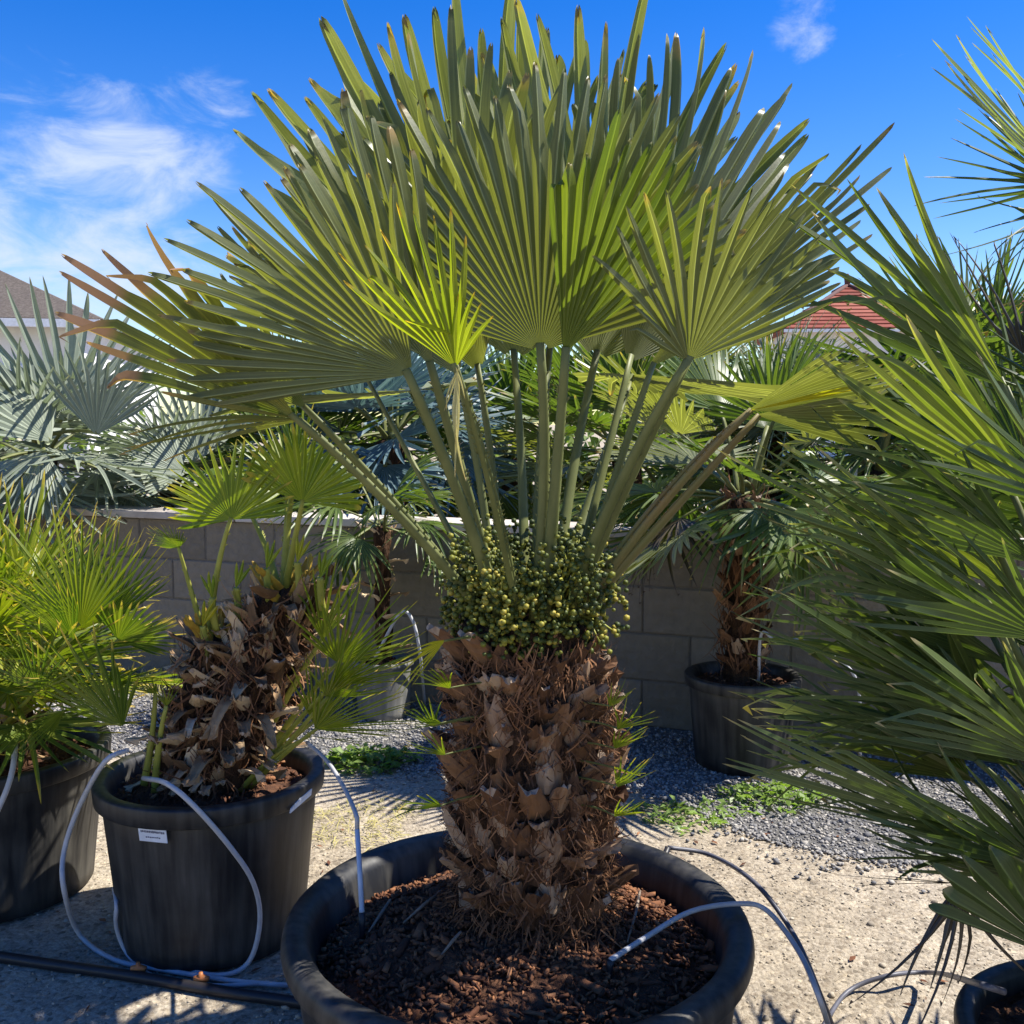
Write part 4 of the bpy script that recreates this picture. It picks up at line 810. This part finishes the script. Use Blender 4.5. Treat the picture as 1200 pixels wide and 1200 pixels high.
# ------------------------------------------------------------------ houses
def hip_house(label, cx, cy, w, dpt, eave, rise, rot, wallm, tile, ridge=True, over=.5, group=None, tiled=True):
    t = thing('house', label, 'house', (cx, cy, 0), group); t.rotation_euler = (0, 0, rot)
    obj('wall', mesh_np('wall', *box_arrays(-w/2, w/2, 0, dpt, 0, eave), smooth=False, mat=wallm), t)
    hw = w/2+over; y0, y1 = -over, dpt+over; inset = min(hw, (y1-y0)/2-.2); ya, yb = y0+inset, y1-inset; zt = eave+rise
    A, B, Cc, D = Vector((-hw, y0, eave)), Vector((hw, y0, eave)), Vector((hw, y1, eave)), Vector((-hw, y1, eave)); Ra, Rb = Vector((0, ya, zt)), Vector((0, yb, zt))
    roof = obj('roof', mesh_np('roof', [A, B, Cc, D, Ra, Rb], [[0, 1, 4], [1, 2, 5, 4], [2, 3, 5], [3, 0, 4, 5], [3, 2, 1, 0]], smooth=False, mat=tile), t)
    # overlapping tile courses on the faces that look at the yard
    def courses(p0, p1, q0, q1, n):
        nrm = (p1-p0).cross(q0-p0).normalized()
        for i in range(n):
            f0, f1 = i/n, (i+1.25)/n; f1 = min(f1, 1)
            a, b, c, d = p0.lerp(q0, f0), p1.lerp(q1, f0), p1.lerp(q1, f1), p0.lerp(q0, f1)
            V = [a+nrm*.07, b+nrm*.07, c+nrm*.015, d+nrm*.015, a+nrm*.01, b+nrm*.01]
            obj('tile_course', mesh_np('tile_course', V, [[0, 1, 2, 3], [4, 5, 1, 0]], smooth=False, mat=tile), roof)
    if tiled: courses(A, B, Ra, Ra, 12); courses(D, A, Rb, Ra, 12); courses(B, Cc, Ra, Rb, 12)
    for e0, e1 in ((A, Ra), (B, Ra), (Ra, Rb)) if tiled else ():
        V, Q = tube_arrays([e0+Vector((0, 0, .06)), e0.lerp(e1, .5)+Vector((0, 0, .06)), e1+Vector((0, 0, .06))], .11, 8); obj('ridge_tile', mesh_np('ridge_tile', V, Q, mat=M['tile_ridge']), roof)
    if tiled: V, Q = tube_arrays([Ra, Ra+Vector((0, 0, .35)), Ra+Vector((0, 0, .6))], [.12, .16, .05], 8); obj('finial', mesh_np('finial', V, Q, mat=M['tile_ridge']), roof)
    V, Q = box_arrays(-hw+.02, hw-.02, y0-.1, y0-.004, eave-.16, eave-.02); obj('gutter', mesh_np('gutter', V, Q, smooth=False, mat=M['white']), t)
    for wx in (-w*.27, w*.27):
        for wz in (1.0, eave-2.0):
            wo = obj('window', mesh_np('window', *box_arrays(wx-.5, wx+.5, -.06, -.003, wz, wz+1.2), smooth=False, mat=M['white']), t)
            for sx in (-1, 1): obj('pane', mesh_np('pane', *box_arrays(wx+sx*.23-.2, wx+sx*.23+.2, -.075, -.062, wz+.1, wz+1.1), smooth=False, mat=M['window']), wo)
    return t
pA = at(858, 420, 50)
e1 = at(850, 462, 50).z
hip_house('white house with a red tiled hip roof behind the nursery, right of centre', pA.x, pA.y-3.2, 6.2, 9, e1, at(858, 424, 50).z-e1, R_(-4), M['wall_white'], M['tile_red'], over=.55)
pB = at(1035, 430, 46); e2 = at(1000, 455, 46).z
hip_house('second red roofed house seen at the right picture edge', pB.x+2, pB.y, 9, 8, e2, 2.2, R_(6), M['wall_white'], M['tile_red'], over=.5)
pC = at(130, 400, 18); e3 = at(180, 448, 18).z
hc = hip_house('building with a grey-brown shingle roof behind the silver palms', pC.x-.5, pC.y, 6.5, 8, e3, 1.75, R_(10), M['wall_white'], M['thatch'], over=.4, tiled=False)

# ------------------------------------------------------------------ irrigation
def tube(name, label, pts, r, m, n=40, cat='irrigation tube', sag=False):
    P = spline(pts, n); o0 = P[0].copy(); V, Q = tube_arrays([p-o0 for p in P], r, 8); o = obj(name, mesh_np(name, V, Q, mat=m)); o.location = o0; return tag(o, label, cat)
# loop over the labelled pot
def onr(px, py, cen, rad, off=.012):
    p = on_pot(px, py, cen, rad+off); return p
tube('drip_tube', 'grey drip tube looping over the front of the labelled pot',
     [at(312, 808, 2.95), at(330, 812, 2.80), onr(352, 830, LP, .345), onr(380, 862, LP, .330), onr(398, 890, LP, .315), onr(403, 920, LP, .305), gnd(394, 952, .03), gnd(370, 962, .012), gnd(330, 954, .012)], .0075, M['tube'])
tube('drip_tube', 'grey drip tube hanging in a wide loop left of the labelled pot',
     [onr(300, 786, LP, .30, .0), onr(282, 795, LP, .345, .02), at(262, 830, 2.90), at(250, 865, 2.90), at(250, 895, 2.86), gnd(262, 930, .03), gnd(290, 950, .012), gnd(330, 958, .012), gnd(380, 966, .012), gnd(425, 970, .012)], .0075, M['tube'])
tube('drip_tube', 'grey tube bent round the lower left of the labelled pot', [LP+Vector((-.27, .16, .10)), LP+Vector((-.315, .02, .14)), onr(291, 905, LP, .29, .012), onr(291, 925, LP, .285, .012), gnd(300, 946, .012), gnd(318, 962, .012), gnd(360, 970, .012), gnd(410, 968, .012)], .0065, M['tube'], 24)
tube('drip_tube', 'white tube hanging over the pot at the left edge', [at(212, 782, 3.05), at(210, 800, 3.0), at(204, 820, 2.97), at(190, 850, 2.95)], .0085, M['tube'], 20)
# drippers in the big tub
def dripper(label, base, top, tubepts, m_end):
    t = thing('dripper', label, 'dripper', base)
    V, Q = tube_arrays([Vector((0, 0, -.02)), (Vector(top)-Vector(base))*.5, Vector(top)-Vector(base)], [.006, .007, .009], 8); obj('stake', mesh_np('stake', V, Q, mat=M['pipe']), t)
    P = spline(tubepts, 40); V, Q = tube_arrays([p-Vector(base) for p in P], .0062, 8); obj('feed_tube', mesh_np('feed_tube', V, Q, mat=m_end), t); return t
def soil_pt(px, py):
    z = PH-.07
    for _ in range(6):
        p = gnd(px, py, z); z = PH-.11+.12*(1-min(1, math.hypot(p.x-PC.x, p.y-PC.y)/.47)**2)
    return gnd(px, py, z)
b1 = soil_pt(483, 935)
dripper('pale blue upright dripper stuck in the soil at left', b1, b1+Vector((0, 0, .07)), [b1+Vector((0, 0, .07)), at(481, 880, b1.y+.02), at(479, 848, b1.y+.10)], M['tube_b'])
tube('drip_tube', 'short grey tube rising behind the left rim of the tub', [at(440, 780, 2.98), at(455, 794, 2.85), at(468, 814, 2.62), at(478, 836, 2.42), at(479, 847, b1.y+.10)], .006, M['tube'], 24)
b2 = soil_pt(676, 962)
dripper('dripper with white tube arching over the front right rim', b2, at(677, 950, b2.y), [at(677, 950, b2.y), at(705, 932, b2.y+.10), at(740, 912, b2.y+.2), at(778, 906, 2.33), at(800, 912, 2.32), at(825, 945, 2.2), at(842, 985, 2.05), gnd(850, 1012, .012)], M['tube'])
b3 = soil_pt(709, 893)
dripper('dripper with dark tube over the back right rim', b3, at(722, 862, b3.y+.05), [at(722, 862, b3.y+.05), at(755, 868, b3.y+.05), at(790, 890, 2.52), at(820, 930, 2.4), at(840, 975, 2.15), gnd(853, 1008, .012)], M['tube_d'])
tube('drip_tube', 'dark tube curving over the ground towards the corner pot', [gnd(842, 1004, .012), gnd(862, 975, .012), gnd(895, 962, .05), gnd(930, 960, .08), at(962, 968, 1.9), at(985, 975, 1.85)], .0065, M['tube_d'], 30)
tube('drip_tube', 'thin pale tube arching out of the pot by the wall', [KP+Vector((.05, -.1, .42)), at(795, 695, 4.55), at(808, 702, 4.5), at(825, 700, 4.5), at(850, 712, 4.5), at(870, 735, 4.5), gnd(872, 800, .012)], .007, M['tube'], 36)
tube('drip_tube', 'white tube arching into the small faded pot', [GP+Vector((-.04, -.05, .33)), at(512, 680, 5.42), at(522, 684, 5.4), at(528, 710, 5.4), gnd(532, 752, .012)], .009, M['tube'], 30)
tube('supply_pipe', 'thick black supply pipe on the ground in front of the labelled pot', [gnd(150, 940, .016), gnd(230, 952, .016), gnd(300, 962, .016), gnd(370, 974, .016), gnd(440, 984, .016), gnd(560, 1000, .016)], .016, M['pipe'], 40, 'pipe')
for (px, py, lab_) in ((308, 957, 'orange connector on the black pipe, the left one'), (357, 965, 'orange connector on the black pipe, the right one')):
    p = gnd(px, py, .03); t = thing('pipe_connector', lab_, 'connector', p, 'pipe connectors')
    V, Q = tube_arrays([(-.02, 0, 0), (0, .002, .002), (.022, 0, .0)], [.009, .012, .008], 8); obj('body', mesh_np('body', V, Q, mat=M['brass']), t)
    V, Q = tube_arrays([(0, 0, -.016), (0, .0, 0), (0, 0, .02)], [.007, .009, .006], 8); obj('nozzle', mesh_np('nozzle', V, Q, mat=M['brass']), t)

# ------------------------------------------------------------------ weeds, litter
def weeds(name, label, px, py, rx, ry, n, m, hgt=.05, lw=.35, cat='weeds', upright=.3):
    c = gnd(px, py); V = []; Q = []; RN = []; T = []
    for i in range(n):
        a = rng.uniform(0, 6.283); k = math.sqrt(rng.random())*(1+.25*math.sin(3*a+px)); p = Vector((c.x+rx*k*math.cos(a), c.y+ry*k*math.sin(a), rng.uniform(.0, hgt*(1-.6*k*k)+.01)))
        A = rng.uniform(0, 6.283); d = Vector((math.cos(A), math.sin(A), upright*rng.uniform(0, 2.5))).normalized(); L = rng.uniform(.012, .055)*(1.2 if upright < 1 else 2); s_ = Vector((-math.sin(A), math.cos(A), rng.normal(0, .3)))*L*lw*.5
        b0 = len(V); V += [p, p+d*L*.5+s_+Vector((0, 0, .004)), p+d*L-Vector((0, 0, L*.15)), p+d*L*.5-s_+Vector((0, 0, .004))]; Q.append([b0, b0+1, b0+2, b0+3]); RN += [rng.random()]*4; T += [0, .5, 1, .5]
    V = [tuple((v.x-c.x, v.y-c.y, max(.006, v.z))) for v in map(Vector, V)]
    o = obj(name, mesh_np(name, V, np.array(Q), {'rnd': RN, 't': T}, mat=m)); o.location = c; tag(o, label, cat, kind='stuff')
weeds('weed_patch', 'bright green leafy weeds between the two left palms', 490, 798, .20, .14, 420, M['weed'], .07, .6)
weeds('weed_patch', 'low green weeds on the gravel edge right of the tub', 805, 826, .24, .15, 330, M['weed'], .05, .4)
weeds('dry_grass', 'thin dry grass on the ground behind the tub', 470, 845, .3, .22, 600, M['grass'], .012, .08, 'grass', .3)
weeds('dry_grass', 'dry yellow grass tufts behind the labelled pot', 325, 738, .35, .25, 700, M['grass'], .05, .08, 'grass', 1.2)
weeds('dry_grass', 'sparse grass specks on the gravel edge behind the tub', 735, 838, .25, .15, 250, M['weed'], .012, .3, 'grass', .3)
V = []; Q = []; RN = []
for i in range(260):
    p = Vector((rng.uniform(-2.4, 2.2), rng.uniform(1.7, 4.2), .006)); a = rng.uniform(0, 6.28); L = rng.uniform(.006, .022); w = L*rng.uniform(.12, .5); b0 = len(V); d = Vector((math.cos(a), math.sin(a), 0)); s_ = Vector((-d.y, d.x, 0))
    V += [p-d*L, p+s_*w+Vector((0, 0, .004)), p+d*L+Vector((0, 0, .003)), p-s_*w+Vector((0, 0, .002))]; Q.append([b0, b0+1, b0+2, b0+3]); RN += [rng.random()]*4
o = obj('leaf_litter', mesh_np('leaf_litter', [tuple(v) for v in V], np.array(Q), {'rnd': RN}, mat=M['chip'])); tag(o, 'dry leaf scraps scattered over the sandy ground', 'litter', kind='stuff')
# dry twigs lying in the tub
for k, (x0, y0, x1, y1) in enumerate(((505, 912, 488, 932), (545, 905, 515, 925), (700, 905, 690, 940), (560, 938, 545, 950))):
    a, b = soil_pt(x0, y0)+Vector((0, 0, .03)), soil_pt(x1, y1)+Vector((0, 0, .012)); V, Q = tube_arrays([Vector((0, 0, 0)), (b-a)*.5+Vector((.004, 0, .006)), b-a], [.003, .004, .002], 6)
    o = obj('twig', mesh_np('twig', V, Q, mat=M['wood'])); o.location = a; tag(o, ['short pale twig beside the blue dripper', 'thin curved twig left of the trunk foot', 'small twig right of the trunk foot', 'little twig on the front left soil'][k], 'twig', 'twigs on the tub soil')
